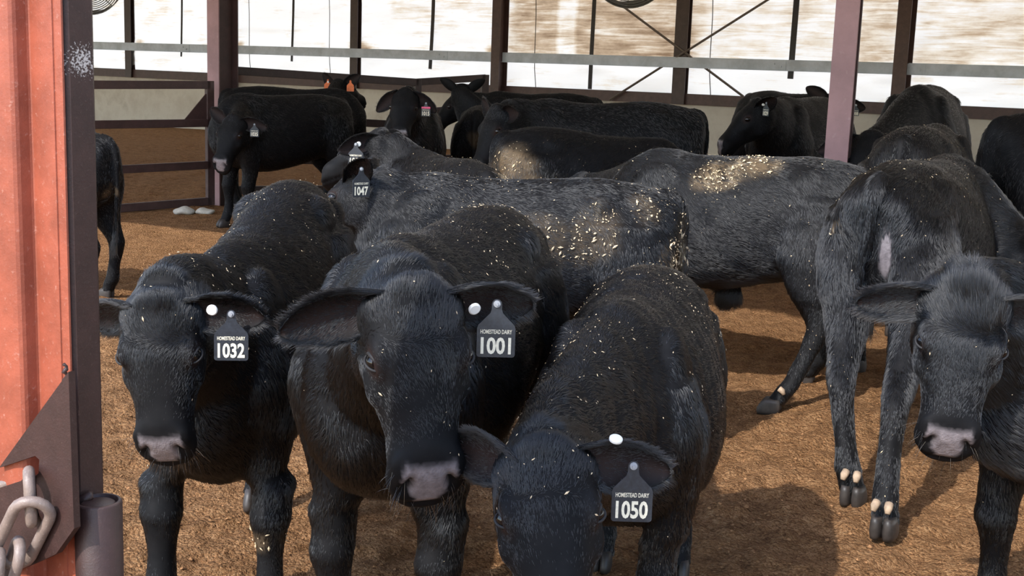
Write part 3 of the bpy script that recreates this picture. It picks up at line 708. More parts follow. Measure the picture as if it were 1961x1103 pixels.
Fg = np.stack([idx_[:-1, :-1], idx_[:-1, 1:], idx_[1:, 1:], idx_[1:, :-1]], -1).reshape(-1, 4)
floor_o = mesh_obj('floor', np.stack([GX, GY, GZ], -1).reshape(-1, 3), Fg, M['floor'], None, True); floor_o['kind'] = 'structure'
# loose crumbs and clods of bedding
CV = []; CF = []
rg = np.random.default_rng(77)
for i in range(16000):
    Y = 2.2+8.0*rg.random()**2.0; X = rg.uniform(-0.42, 0.44)*(Y+0.4)
    r_ = 0.0026+0.0052*rg.random()**3+(0.004 if rg.random() < 0.02 else 0); z = float(ground_z(np.array([X]), np.array([Y]))[0])-0.012+r_*0.3
    k = len(CV); d = rg.normal(size=(8, 3))*0.22
    for j, (a, b, c) in enumerate(((1, 0, 0), (.5, .87, .1), (-.5, .87, 0), (-1, 0, .1), (-.5, -.87, 0), (.5, -.87, .1), (0, 0, .8), (0, 0, -.6))):
        CV.append((X+r_*(a+d[j, 0]), Y+r_*(b+d[j, 1]), z+r_*(c*0.9+d[j, 2])))
    for j in range(6): CF += [(k+j, k+(j+1) % 6, k+6), (k+(j+1) % 6, k+j, k+7)]
clods = mesh_obj('bedding_clods', CV, CF, M['clod'], None, False)
tag(clods, 'loose brown crumbs and clods of bedding strewn over the pen floor', 'bedding', kind='stuff')
mb = MB(); mb.add([wp(-30, -0.15, -0.6), wp(60, -0.15, -0.6), wp(60, -0.15, -60), wp(-30, -0.15, -60)], [(0, 1, 2, 3)])
o = mb.build('ground_outside', M['outside']); o['kind'] = 'structure'

# ------------------------------------------------------------------ back wall
ZU = np.array([0, 0, 1.0])
S0, S1 = -13.5, 30.0
mb = MB(); mb.prism([(-0.12, -0.3), (0.12, -0.3), (0.12, 1.03), (-0.12, 1.03)], wp(S0, 0, -0.12), wp(S1, 0, -0.12), -wn, ZU); tag(mb.build('wall_back', M['concrete']), kind='structure')
mb = MB(); mb.prism([(-0.06, 1.03), (0.075, 1.03), (0.075, 1.205), (0.055, 1.205), (0.055, 1.05), (-0.04, 1.05), (-0.04, 1.205), (-0.06, 1.205)], wp(S0, 0, 0), wp(S1, 0, 0), -wn, ZU); tag(mb.build('trim_1', M['steel']), kind='structure')
# curtain: one long sheet of stained cloth hung behind the posts
cs = np.arange(S0, S1, 0.09); cz_ = np.arange(1.10, 5.3, 0.05)
CS, CZZ = np.meshgrid(cs, cz_)
wob = 0.012*np.sin(CS*3.6+2*np.sin(CZZ*2))+fbm(CS+40, CZZ*3+10, 8, [(1.2, 0.012), (0.35, 0.007)])
pts = np.stack([CS, wob, CZZ], -1).reshape(-1, 3)
n_ = len(cs); idx_ = np.arange(len(pts)).reshape(len(cz_), n_)
Fc = np.stack([idx_[:-1, :-1], idx_[:-1, 1:], idx_[1:, 1:], idx_[1:, :-1]], -1).reshape(-1, 4)
cur = mesh_obj('curtain', pts, Fc, M['curtain'], None, True)
cur.matrix_world = Matrix(((wd[0], wn[0], 0, WA[0]), (wd[1], wn[1], 0, WA[1]), (0, 0, 1, 0), (0, 0, 0, 1)))
def win(x, a, b, soft): return smoothstep(a-soft, a+soft, x)*(1-smoothstep(b-soft, b+soft, x))
up = smoothstep(1.62, 1.80, CZZ)
stn = up*(0.95*win(CS, 11.3, 15.0, 0.25)*np.where(win(CS, 12.35, 12.75, .15) > .5, .45, 1)+0.35*win(CS, 15.0, 18.3, .2)+0.58*win(CS, 18.5, 24.0, .2)+0.30*win(CS, -3, 2.6, .3)*smoothstep(2.1, 2.5, CZZ)+0.25*win(CS, 8.6, 11.2, .2)*smoothstep(2.1, 2.4, CZZ)+0.3*win(CS, 17.6, 18.4, .15))
for s_, r_ in ((7.84, 0.38), (11.05, 0.3), (1.5, .22), (4.62, 0.2)):
    stn = np.maximum(stn, 1.0*up*smoothstep(r_, r_*0.3, np.hypot(CS-s_, (CZZ-1.72)*1.1)))
stn += 0.28*(1-up)*np.clip(fbm(CS, CZZ*2, 9, [(0.6, 0.8)]), 0, 1)-0.1*(1-up)
a_ = cur.data.attributes.new('stain', 'FLOAT', 'POINT'); a_.data.foreach_set('value', stn.astype(np.float32).ravel())
tag(cur, 'long white curtain with brown water stains hung along the back of the barn', 'curtain')
# posts of the wall
def h_beam(name, s, o0, w, dep, z0, z1, mat, ang=0.0):
    """H section, flanges w wide facing the pen, dep deep"""
    t = 0.014
    prof = [(-w/2, 0), (w/2, 0), (w/2, -t), (t/2, -t), (t/2, -dep+t), (w/2, -dep+t), (w/2, -dep), (-w/2, -dep), (-w/2, -dep+t), (-t/2, -dep+t), (-t/2, -t), (-w/2, -t)]
    m_ = MB(); m_.prism(prof[::-1], wp(s, z0, o0), wp(s, z1, o0), wd, -wn); return m_.build(name, mat)
for s_, w_, lab in ((4.50, 0.17, 'dark brown wall post just right of the pink-faced column'), (11.28, 0.18, 'brown steel wall post in front of the silver rail, left of the cross braces'), (18.42, 0.20, 'brown steel wall post in front of the silver rail, right of the near pink column')):
    tag(h_beam('wall_post', s_, 0.30, w_, 0.26, -0.1, 5.2, M['steel']), lab, 'post', 'brown posts of the back wall')
for s_, w_, lab in ((1.25, 0.20, 'dark wall post behind the silver rail, leftmost above the open gate'), (7.84, 0.185, 'dark wall post behind the silver rail with rust-stained curtain at both sides'), (14.80, 0.23, 'dark wall post behind the silver rail where the brace rods cross')):
    tag(h_beam('wall_post', s_, 0.13, w_, 0.12, 1.03, 5.2, M['steel_dark']), lab, 'post', 'brown posts of the back wall')
# galvanised rail, one length per bay
for a, b, lab in ((S0, 4.40, 'galvanised rail along the back wall, left of the pink-faced column'), (4.46, 11.20, 'galvanised rail along the back wall between the left column and the post by the fan'), (11.34, 18.36, 'galvanised rail along the back wall crossed by the brace rods'), (18.50, S1, 'galvanised rail along the back wall, right of the last brown post')):
    g = empty('steel_rail', tuple(wp(a, 1.70, 0.16))); tag(g, lab, 'rail', 'galvanised rails of the back wall')
    m_ = MB(); t = 0.006; m_.prism([(0, -0.085), (0.05, -0.085), (0.05, -0.079), (t, -0.079), (t, 0.079), (-0.055, 0.079), (-0.055, 0.085), (0, 0.085)][::-1], wp(a, 1.70, 0.16), wp(b, 1.70, 0.16), -wn, ZU); m_.build('rail_channel', M['galv'], g)
    for q in ((3.15,) if a == S0 else (4.52, 10.0) if a < 5 else (16.5,) if a < 12 else (18.62,)):
        m_ = MB(); m_.bar(wp(q-0.13, 1.70, 0.168), wp(q+0.13, 1.70, 0.168), 0.012, 0.15)
        m_.tube([wp(q-0.06, 1.72, 0.17), wp(q-0.06, 1.72, 0.19)], 0.016, 8); m_.tube([wp(q+0.05, 1.68, 0.17), wp(q+0.05, 1.68, 0.19)], 0.016, 8); m_.build('splice_plate', M['galv'], g)
# straps pressing the curtain, each a little bowed
for s_, w_, z0, lab in ((2.87, 0.05, 1.52, 'dark strap over the curtain nearest the left edge of the picture'), (6.12, 0.055, 1.50, 'dark bowed strap over the curtain between the left column and the stained post'), (9.63, 0.075, 1.45, 'dark bowed strap ending at the silver rail, left of the post by the fan'), (13.08, 0.075, 1.21, 'dark strap over the brown-stained curtain, left of the brace crossing'), (16.66, 0.095, 1.50, 'dark strap over clean curtain just left of the near pink column')):
    m_ = MB(); zz = np.linspace(z0, 5.2, 24)
    P_ = [wp(s_+0.05*math.sin((z-z0)*1.5)*(0.3 if s_ > 12 else 1), z, 0.03+0.015*math.sin((z-z0)*2.2)) for z in zz]
    for p_, q_ in zip(P_[:-1], P_[1:]): m_.bar(p_, q_, w_, 0.008, wn)
    tag(m_.build('curtain_strap', M['strap']), lab, 'strap', 'dark straps over the curtain')
for s_, lab in ((4.95, 'thin hanging cord just right of the pink-faced column'), (7.15, 'thin hanging cord left of the stained wall post'), (11.95, 'thin hanging cord just right of the post by the fan'), (15.3, 'thin hanging cord just right of the brace crossing')):
    m_ = MB(); m_.tube([wp(s_+0.02*math.sin(3*z)+0.12*(1.3-z)*(z < 1.3)-0.05*(z-2), z, 0.05) for z in np.linspace(1.2, 5.2, 14)], 0.007, 6)
    tag(m_.build('hanging_cord', M['strap'], None, True), lab, 'cord', 'thin cords in front of the curtain')
for (x1, y1), (x2, y2), lab in (((1150, -20), (1424, 185), 'thin brace rod sloping down to the right from behind the fan'), ((1500, -19), (1168, 191), 'thin brace rod sloping down to the left across the wall post')):
    (sa_, za), (sb_, zb) = ws(x1, y1, .14), ws(x2, y2, .14); k_ = 2.0/max(1e-6, abs(za-zb))
    p_, q_ = wp(sa_+(sa_-sb_)*k_*.6, za+(za-zb)*k_*.6, 0.145), wp(sb_, zb, 0.145)
    m_ = MB(); m_.tube([p_, q_], 0.019, 8); tag(m_.build('brace_rod', M['rod'], None, True), lab, 'rod', 'cross brace rods')

# ------------------------------------------------------------------ roof over the back of the pen, daylight from the open side
mb = MB(); e0, e1 = 3.75, 18.9
A_ = lambda s, n, z: WA*0+wd*s+wn*n+np.array([0, 0, z])
s_l, s_r = -45, 45
Vr = [A_(s_l, e0, 3.5), A_(s_r, e0, 3.5), A_(s_r, e1, 5.15), A_(s_l, e1, 5.15), A_(s_l, e0, 3.62), A_(s_r, e0, 3.62), A_(s_r, e1, 5.27), A_(s_l, e1, 5.27)]
mb.add(Vr, [(0, 1, 2, 3), (7, 6, 5, 4), (0, 4, 5, 1), (1, 5, 6, 2), (2, 6, 7, 3), (3, 7, 4, 0)]); tag(mb.build('ceiling', M['roof']), kind='structure')

# ------------------------------------------------------------------ columns inside the pen
def column(name, base, w, dep, lab, mat, webmat):
    c = empty(name, tuple(base)); tag(c, lab, 'column', 'pink-faced barn columns')
    r, q = wd, -wn; t = 0.014
    def box(p, a, b, m): m_ = MB(); m_.prism([(p[0], p[1]), (p[2], p[1]), (p[2], p[3]), (p[0], p[3])], np.array(base)+ZU*a, np.array(base)+ZU*b, r, q); return m_
    H_ = 3.5+0.108*(np.dot(base, wn)-e0)+0.02
    box((-w/2, 0, w/2, t), -0.15, H_, 0).build('front_flange', mat, c); box((-w/2, -dep, w/2, -dep+t), -0.15, H_, 0).build('back_flange', webmat, c); box((-t/2, -dep+t, t/2, 0), -0.15, H_, 0).build('web', webmat, c)
    return c
cb = at(409, 396, 13.2); cb[2] = 0
column('barn_column', cb+wd*0.02, 0.17, 0.26, 'steel column with a faded pink front face beside the open gate end', M['primer'], M['steel'])
cb2 = at(1602, 300, 8.3); cb2[2] = 0
column('barn_column', cb2, 0.158, 0.05, 'steel column with a faded pink face rising between the cattle at right', M['primer'], M['steel'])

# ------------------------------------------------------------------ gates
def gate(lab, A0, ZT, B0, ZB, rails, w=0.05, stile=0.085, gusset=False, mat='steel'):
    """A0 -> B0 plan points; rails = heights at A and at B"""
    g = empty('pen_gate', (float(A0[0]), float(A0[1]), 0.0)); tag(g, lab, 'gate', 'brown tube gates of the pen')
    P_ = lambda f, z: np.array([A0[0]+(B0[0]-A0[0])*f, A0[1]+(B0[1]-A0[1])*f, z])
    for za, zb in rails:
        m_ = MB(); m_.bar(P_(0, za), P_(1, zb), 0.05, w*1.6); m_.build('rail', M[mat], g)
    for f, zt, zb in ((0, rails[0][0], rails[-1][0]), (1, rails[0][1], rails[-1][1])):
        m_ = MB(); m_.bar(P_(f, zb-0.04), P_(f, zt+0.04), 0.05, stile, nrm(P_(1, 0)-P_(0, 0))); m_.build('stile', M[mat], g)
    if gusset:
        m_ = MB(); z0 = rails[1][1]; dd = nrm(P_(1, 0)-P_(0, 0)); k_ = np.cross(dd, ZU)*0.006
        t_ = [P_(1, z0+0.03)-dd*0.04, P_(1, z0+0.30)-dd*0.04, P_(1, z0+0.03)-dd*0.30]
        m_.add([p+k_ for p in t_]+[p-k_ for p in t_], [(0, 1, 2), (5, 4, 3), (0, 3, 4, 1), (1, 4, 5, 2), (2, 5, 3, 0)]); m_.build('gusset', M[mat], g)
    return g
gB = at(402, 300, 12.95); gA = at(150, 300, 11.9)
gate('brown tube gate standing open at the left in front of the concrete wall', gA[:2], 0, gB[:2], 0, [(1.215, 1.235), (0.84, 0.85), (0.40, 0.42), (0.02, 0.045)], gusset=True, mat='steel')
p1_ = at(447, 135, 13.6); p2_ = at(800, 158, 15.0)
gate('long brown gate behind the cattle at left, top rail sloping down to the right', p1_[:2], 0, p2_[:2], 0, [(p1_[2], p2_[2]), (0.9, 0.8), (0.45, 0.35), (0.1, 0.05)], 0.055, mat='steel_dark')
p1_ = at(784, 158, 16.2); p2_ = at(929, 149, 16.6)
gate('short dark gate behind the cattle, its top rail sloping up towards the post', p1_[:2], 0, p2_[:2], 0, [(p1_[2], p2_[2]), (0.9, 1.0), (0.3, 0.35)], 0.055, 0.10, mat='steel_dark')

# ------------------------------------------------------------------ fans hung above the pen
def fan(lab, c, R_, tilt, yaw):
    f = empty('barn_fan', tuple(c)); tag(f, lab, 'fan', 'round barn fans under the roof')
    nrm_f = nrm((math.sin(yaw)*math.cos(tilt), -math.cos(yaw)*math.cos(tilt), -math.sin(tilt))); r = nrm(np.cross(ZU, nrm_f)); q = np.cross(nrm_f, r)
    C_ = lambda rad, a, d: np.asarray(c)+rad*(r*math.cos(a)+q*math.sin(a))+nrm_f*d
    aa = np.linspace(0, 2*math.pi, 49)[:-1]
    m_ = MB(); n0 = 0
    V = [C_(R_, a, 0) for a in aa]+[C_(R_*1.0, a, -0.30) for a in aa]+[C_(R_*0.97, a, -0.30) for a in aa]+[C_(R_*0.97, a, 0) for a in aa]; k = len(aa)
    m_.add(V, [(i+b*k, (i+1) % k+b*k, (i+1) % k+((b+1) % 4)*k, i+((b+1) % 4)*k) for b in range(4) for i in range(k)]); m_.build('housing', M['fan_shroud'], f, True)
    m_ = MB()
    for rr in np.linspace(0.15, 0.985, 15): m_.tube([C_(R_*rr, a, 0.03+0.04*(1-rr)) for a in aa], 0.0055, 5, closed=True)
    for a in aa[::6]: m_.tube([C_(R_*0.15, a, 0.055), C_(R_*0.98, a, 0.02)], 0.005, 5)
    m_.build('guard', M['fan'], f, True)
    m_ = MB()
    for a in aa[::16]:
        for da, db in ((0.0, 0.45),):
            V = [C_(R_*0.12, a, -0.05), C_(R_*0.92, a-0.05, -0.06), C_(R_*0.90, a+db, -0.16), C_(R_*0.12, a+db*1.6, -0.14)]
            m_.add(V+[v+nrm_f*0.005 for v in V], [(0, 1, 2, 3), (7, 6, 5, 4), (0, 4, 5, 1), (1, 5, 6, 2), (2, 6, 7, 3), (3, 7, 4, 0)])
    m_.build('blades', M['fan_shroud'], f)
    m_ = MB(); m_.tube([C_(0.001, 0, -0.02), C_(0.001, 0, -0.28)], R_*0.14, 16); m_.build('motor', M['fan_shroud'], f, True)
    m_ = MB(); top = np.asarray(c)+ZU*(R_*0.9)
    for sx in (-1, 1): m_.tube([C_(R_*0.8, math.pi/2+0.6*sx, -0.15), np.array([*C_(R_*0.8, math.pi/2+0.6*sx, -0.15)[:2], 4.6])], 0.012, 6)
    m_.build('hanger', M['rod'], f)
c_ = at(170, -33, 13.5); fan('round grey barn fan cut off at the top left corner beside the near post', c_, 0.33, 0.15, 0.2)
c_ = at(1208, -64, 14.0); fan('round grey barn fan hanging above the brown-stained curtain', c_, 0.45, 0.25, 0.1)

# ------------------------------------------------------------------ the near gate at the left: ribbed red sheet, tube stile, gusset plate, hinge pipe
YN = 1.30
cor = at(121, 0, YN); cor[2] = 0                     # corner between the lit face and the shaded face
TW = 0.040
def NP(a, b, z): return np.array([cor[0], cor[1], 0])+wd*a+wn*b+ZU*z
zt, zb_ = 2.05, 0.35
G = empty('near_gate', tuple(NP(0, 0, zb_))); tag(G, 'rusty red sheeted gate with square tube stile filling the left edge of the picture', 'gate')
lean = 0.0
m_ = MB(); bv = 0.006
m_.prism([(0, bv), (0, TW-bv), (-bv, TW), (-TW+bv, TW), (-TW, TW-bv), (-TW, bv), (-TW+bv, 0), (-bv, 0)], NP(0, 0, zb_), NP(0, 0, zt), wd, wn)
# the tube: shaded side and the worn front are the same paint
m_.build('tube_stile', M['scuffed'], G)
# ribbed sheet: front flange over the stile, then rolled ribs
pr = []
def arc(cx, cy, r, a0, a1, n): return [(cx+r*math.cos(a), cy+r*math.sin(a)) for a in np.linspace(a0, a1, n)]
outer = [(-0.001, -0.0025), (-0.013, -0.003), (-0.0135, -0.0045), (-0.050, -0.0045), (-0.0515, -0.0052), (-0.0522, -0.0075), (-0.0532, -0.0185), (-0.0545, -0.0220), (-0.0575, -0.0248), (-0.063, -0.0268), (-0.071, -0.0278), (-0.095, -0.0278), (-0.108, -0.0265), (-0.118, -0.021), (-0.124, -0.010), (-0.130, 0.012), (-0.142, 0.022), (-0.170, 0.024), (-0.178, -0.004), (-0.235, -0.004), (-0.243, 0.02), (-0.33, 0.02), (-0.42, 0.02)]
n_ = len(outer); th = 0.0022
V = [NP(a, b, z) for z in (zb_, zt) for a, b in outer]+[NP(a, b+th, z) for z in (zb_, zt) for a, b in outer]
F = [(i, n_+i, n_+i+1, i+1) for i in range(n_-1)]+[(2*n_+i, 2*n_+i+1, 3*n_+i+1, 3*n_+i) for i in range(n_-1)]+[(0, 2*n_, 3*n_, n_), (n_-1, 2*n_-1, 4*n_-1, 3*n_-1)]+[(i, i+1, 2*n_+i+1, 2*n_+i) for i in range(n_-1)]+[(n_+i, 3*n_+i, 3*n_+i+1, n_+i+1) for i in range(n_-1)]
mesh_obj('ribbed_sheet', V, F, M['red'], G)
# gusset plate in front of the sheet with a slot for the chain
def onp(x, y, b): # point on the plane parallel to the gate front, b metres behind the corner
    v = ray(x, y); t = ((NP(0, b, 0)-CAMP)@wn)/(v@wn); return CAMP+v*t
PB = -0.034
def pl(x, y): p = onp(x, y, PB); return ((p-NP(0, PB, 0))@wd, p[2])
bm = bmesh.new()
outl = [pl(*q) for q in ((131, 712), (136, 855), (140, 968), (142, 1012), (107, 1061), (88, 1070), (41, 1090), (-90, 1130), (-90, 966), (0, 934), (40, 921), (48, 913), (68, 912), (74, 906), (75, 880), (67, 873), (-2, 896))]
def fill(P_):
    vs_ = [bm.verts.new(NP(a, PB, z)) for a, z in P_]; return [bm.edges.new((vs_[i], vs_[(i+1) % len(vs_)])) for i in range(len(vs_))]
ed = fill(outl); r_ = bmesh.ops.triangle_fill(bm, use_beauty=True, use_dissolve=False, edges=ed)
fs = list(bm.faces); bmesh.ops.recalc_face_normals(bm, faces=fs)
ex = bmesh.ops.extrude_face_region(bm, geom=fs); vs_ = [v for v in ex['geom'] if isinstance(v, bmesh.types.BMVert)]; bmesh.ops.translate(bm, verts=vs_, vec=Vector(wn*0.008)); bmesh.ops.recalc_face_normals(bm, faces=list(bm.faces))
me = bpy.data.meshes.new('gusset_plate'); bm.to_mesh(me); bm.free(); me.materials.append(M['near_steel'])
o = bpy.data.objects.new('gusset_plate', me); COL.objects.link(o); o.parent = G; o.matrix_parent_inverse = parent_matrix(G).inverted()
m_ = MB(); m_.tube([NP(0.001, -0.010+0.002*math.sin(k*2.1), z) for k, z in enumerate(np.linspace(pl(141, 1010)[1], pl(132, 716)[1], 60))], [0.0022+0.0008*math.sin(k*1.7) for k in range(60)], 7); m_.build('weld_bead', M['near_steel'], G, True)
# hinge pipe standing beside the stile
pc = at(188, 958, YN-0.004); R_ = 0.0252
Hp = empty('hinge_pipe', (pc[0], pc[1], zb_)); tag(Hp, 'short brown hinge pipe with an open top beside the near gate stile', 'pipe')
aa = np.linspace(0, 2*math.pi, 41)[:-1]; k = 40
cyl = lambda r, z: [np.array([pc[0]+r*math.cos(a), pc[1]+r*math.sin(a), z]) for a in aa]
zp = pc[2]
V = cyl(R_, zb_)+cyl(R_, zp-0.002)+cyl(R_-0.0015, zp)+cyl(R_-0.0042, zp)+cyl(R_-0.005, zp-0.010)
m_ = MB(); m_.add(V, [(b*k+i, b*k+(i+1) % k, (b+1)*k+(i+1) % k, (b+1)*k+i) for b in range(4) for i in range(k)]); m_.build('pipe_sleeve', M['near_steel'], Hp, True)
m_ = MB(); V = cyl(R_-0.0068, zb_)+cyl(R_-0.0068, zp-0.0035)+cyl(R_-0.009, zp-0.002)+cyl(0.002, zp-0.0016); m_.add(V, [(b*k+i, b*k+(i+1) % k, (b+1)*k+(i+1) % k, (b+1)*k+i) for b in range(3) for i in range(k)]+[tuple(range(3*k, 4*k))]); m_.build('hinge_pin', M['near_steel'], Hp, True)
m_ = MB(); q_ = at(150, 953, YN+0.0); m_.tube([q_+np.array([0, 0, -0.006]), q_+np.array([0.012, .004, 0.002]), at(172, 936, YN+.01)+np.array([0, 0, -0.004])], [0.006, 0.005, 0.003], 8); m_.build('weld_bead', M['near_steel'], Hp, True)
# chain through the slot
CH = empty('gate_chain', tuple(onp(50, 905, -0.03))); tag(CH, 'rusty steel chain hanging from the slot in the near gate plate', 'chain')
def link(c, ax, side, Lh, Wh, rad):
    """stadium-shaped link: ax long axis, side short axis"""
    P_ = []
    for a in np.linspace(-math.pi/2, math.pi/2, 9): P_.append(c+ax*(Lh-Wh+Wh*math.cos(a))+side*Wh*math.sin(a))
    for a in np.linspace(math.pi/2, 1.5*math.pi, 9): P_.append(c+ax*(-(Lh-Wh)+Wh*math.cos(a))+side*Wh*math.sin(a))
    m_ = MB(); m_.tube(P_, rad, 12, closed=True); return m_.build('chain_link', M['chain'], CH, True)
f1 = lambda x, y, b: onp(x, y, b)
RR = 0.0062
def link_px(xa, ya, xb, yb, wh, b, roll):
    a = f1(xa, ya, b); c = f1(xb, yb, b); ax = nrm(a-c); s0 = nrm(np.cross(ax, wn)); s1 = np.cross(ax, s0)
    link((a+c)/2, ax, s0*math.cos(roll)+s1*math.sin(roll), np.linalg.norm(a-c)/2, wh, RR)
link_px(55, 903, 61, 1000, 0.0150, -0.046, -0.62)
link_px(72, 962, 16, 1078, 0.0185, -0.054, 0.85)
link_px(38, 1043, 8, 1140, 0.0150, -0.058, -0.5)
link_px(14, 1122, -20, 1220, 0.0175, -0.062, 0.9)
link_px(47, 925, -40, 955, 0.0150, -0.010, 1.2)
link_px(0, 1062, -12, 1160, 0.0150, -0.076, -0.6)
# two pale stones lying below the open gate
for (x_, y_, r_, lab) in ((352, 405, 0.085, 'pale stone under the end of the open gate, left of the two'), (392, 408, 0.075, 'pale stone beside the foot of the gate end, right of the two')):
    p_ = at(x_, y_, 12.3); p_[2] = 0.01
    m_ = MB(); rs_ = [ring(p_+np.array([0, 0, r_*0.5*math.sin(a)]), X_, Y_, r_*1.3*math.cos(a), r_*0.8*math.cos(a), 2.3) for a in np.linspace(-1.3, 1.3, 8)]
    for R__ in rs_: m_.V += [tuple(v+0.008*np.sin(40*v[::-1])) for v in R__]
    for i in range(7):
        for t in range(RINGN): m_.F.append((i*RINGN+t, i*RINGN+(t+1) % RINGN, (i+1)*RINGN+(t+1) % RINGN, (i+1)*RINGN+t)); m_.M.append(0)
    m_.F += [tuple(range(RINGN))[::-1], tuple(7*RINGN+t for t in range(RINGN))]; m_.M += [0, 0]
    tag(m_.build('stone', M['outside'], None, True), lab, 'stone', 'pale stones by the open gate')

# ------------------------------------------------------------------ the herd
Q = 1.0   # share of the hair strands
def C(label, xy, hd, s, poll, face, **k):
    k['hairs'] = int(k.get('hairs', 14000)*Q)
    return cow(label, xy, hd, s, poll, face, **k)
def rump(tailpx, z, hd, s, x=-0.64):
    """ground point of the animal whose tail head (at height z) is seen at tailpx"""
    v = ray(*tailpx); p = CAMP+v*((z-CZ)/v[2]); a = math.radians(hd); return (p[0]-x*s*math.cos(a), p[1]-x*s*math.sin(a))
cam_dir = lambda x, y, up_=0.15, yaw=0.0: np.array([-x/math.hypot(x, y)*math.cos(yaw)+y/math.hypot(x, y)*math.sin(yaw), -y/math.hypot(x, y)*math.cos(yaw)-x/math.hypot(x, y)*math.sin(yaw), up_])

# A  front left, number 1032
C('black calf with tag 1032 facing the camera, leftmost of the three in front', (-0.735, 3.62), -93, 0.96, at(297, 575, 2.76), at(293, 880, 2.66), up=(-0.04, -1, 0.25), hs=0.86,
  voxel=0.0095, hairs=380000, head_dens=7.0, tag_no='1032', tag_face=(0.12, -1, 0.05), ear_l=(0.02, -0.12), ear_face_l=(0.85, 0.45), ear_r=(0.1, -0.6), button='l', button_at=(0.30, 0.25), ear_u=0.56, bits=420, seed=1, mud=((0.50, 0.14, 0.30, 0.07, 0.8), (0.47, -0.14, 0.30, 0.07, 0.7), (-0.55, 0, 1.15, 0.06, .3)), feet={'fl': (0.10, 0.02), 'fr': (0.12, 0)}, wide=0.76, drop=(0.01, -0.11))
# B  front centre, number 1001
C('black calf with tag 1001 turning its head, middle of the three in front', (-0.17, 3.24), -105, 0.95, at(797, 548, 2.36), at(846, 955, 2.2), up=(0.34, -1, 0.25), hs=0.95,
  voxel=0.009, hairs=380000, head_dens=7.0, tag_no='1001', tag_face=(0.05, -1, 0.05), ear_l=(0.05, -0.10), ear_r=(-0.05, -0.25), ear_face_l=(0.7, 0.75), ear_face_r=(0.8, 0.5), button='l', button_at=(0.22, -0.1), ear_u=0.50, bits=420, seed=2, wide=0.88)
# C  front right of centre, number 1050
C('black calf with tag 1050 and lowered head, right of the three in front', (0.335, 3.25), -102, 0.82, at(1045, 852, 2.22), at(1075, 1240, 2.00), up=(0.0, -1, 0.55), hs=1.03,
  voxel=0.009, hairs=380000, head_dens=7.0, tag_no='1050', tag_face=(0.02, -1, 0.05), ear_l=(0.0, -0.18), ear_r=(0.95, -0.75), ear_face_l=(0.8, 0.5), button='l', button_at=(0.28, -0.95), ear_u=0.52, bits=480, seed=3, wide=1.09)
# D  right edge, facing the camera
C('shaggy black calf without a tag, looking at the camera from the right edge', (1.78, 3.30), 196, 0.90, at(1858, 555, 2.92), at(1820, 880, 2.78), up=(-0.22, -1, 0.25), hs=0.98,
  voxel=0.0095, hairs=340000, head_dens=6.0, hair_len=0.042, ear_r=(-0.05, -0.15), ear_l=(0.1, -0.3), seed=4, tuft=2.0, bits=200)
# F  seen from behind
C('black calf seen from behind with pale streak under its tail, at right', rump((1682, 345), 1.14, 58, 1.02), 58, 1.02, (2.24, 5.42, 0.85), (2.44, 5.58, 0.48), voxel=0.0105, hairs=270000, hair_len=0.04, seed=5, dew=True, bits=350,
  feet_w={'hl': (1.255, 4.34), 'hr': (1.275, 4.02)}, mud=((-0.62, 0.13, 0.93, 0.04, .9),), tail_dx=0.05, bare=((-0.64, -0.055, 0.86, 0.032),))
# G  steer, side on
C('black steer standing side on with a muddy back, right of the calf tagged 1047', (1.10, 6.05), 158, 0.97, (0.35, 6.75, 0.95), (0.02, 6.95, 0.75), voxel=0.0105, hairs=270000, seed=6, dew=True, bits=700,
  mud=((-0.05, 0.10, 1.17, 0.17, 1.0), (0.10, 0.15, 1.12, 0.14, .9), (-0.22, 0.20, 0.95, 0.04, .8)), feet_w={'hl': (1.21, 5.56), 'hr': (1.50, 6.15)}, wide=1.06, hair_len=0.034, sheath=True)
# H  1047
C('black calf with tag 1047 standing side on, tan mud on its tail', (0.03, 4.92), 178, 0.93, at(688, 322, 4.92), at(560, 440, 4.98), up=(-0.2, 0.1, 1.0), hs=0.95, voxel=0.0105, hairs=270000, seed=7, tag_no='1047', tag_face=(0.8, -1, 0.0),
  ear_l=(1.5, 0.15), ear_r=(0.3, 0.5), ear_face_l=(-0.3, 0.9), ear_u=0.55, bits=1000, mud=((-0.66, 0.05, 0.85, 0.16, 1.0), (-0.30, 0.22, 0.98, 0.15, .36), (-0.12, 0.25, 0.93, 0.13, .33), (-0.52, 0.18, 1.08, .10, .35), (-0.62, 0.12, 0.80, .14, .8)))
# I  1054
C('calf with tag 1054 bending its neck left, behind calf 1047', (-0.33, 5.95), 112, 0.93, (-0.70, 6.42, 1.17), (-1.04, 6.55, 1.00), up=(-0.2, 0.0, 1.0), voxel=0.012, hairs=100000, seed=8, tag_no='1054', tag_face=(-0.1, -1, 0), ear_l=(-0.75, 0.25), ear_face_l=(-0.3, -0.8), button='l', button_at=(0.45, 0.0), bits=250,
  mud=((-0.55, -0.1, 1.10, 0.08, .9),))
# J  1035
C('black calf with tag 1035 looking left, beside the end of the open gate', (-2.15, 11.62), 222, 1.03, at(447, 222, 10.9), at(407, 318, 10.65), up=(-0.35, -1, 0.35), hs=1.05, voxel=0.014, hairs=60000, seed=9, tag_no='1035', tag_face=(0, -1, 0), ear_l=(0.12, -0.1), ear_r=(0.6, 0.2), dew=True, feet={'fr': (0.05, 0)})
# K  orange tags
C('black cow with orange ear tags turned away behind the calf tagged 1035', (-2.32, 12.98), 8, 1.06, at(648, 153, 13.3), at(700, 180, 13.7), up=(0, 0, 1), voxel=0.016, hairs=26000, seed=10, tag_kind='orange', tag_face=(0.1, -1, 0), ear_l=(0.1, 0.9), ear_r=(0.1, 0.9), ear_face_l=(-.5, -.8), ear_face_r=(-.5, -.8), button='l', ear_u=0.35)
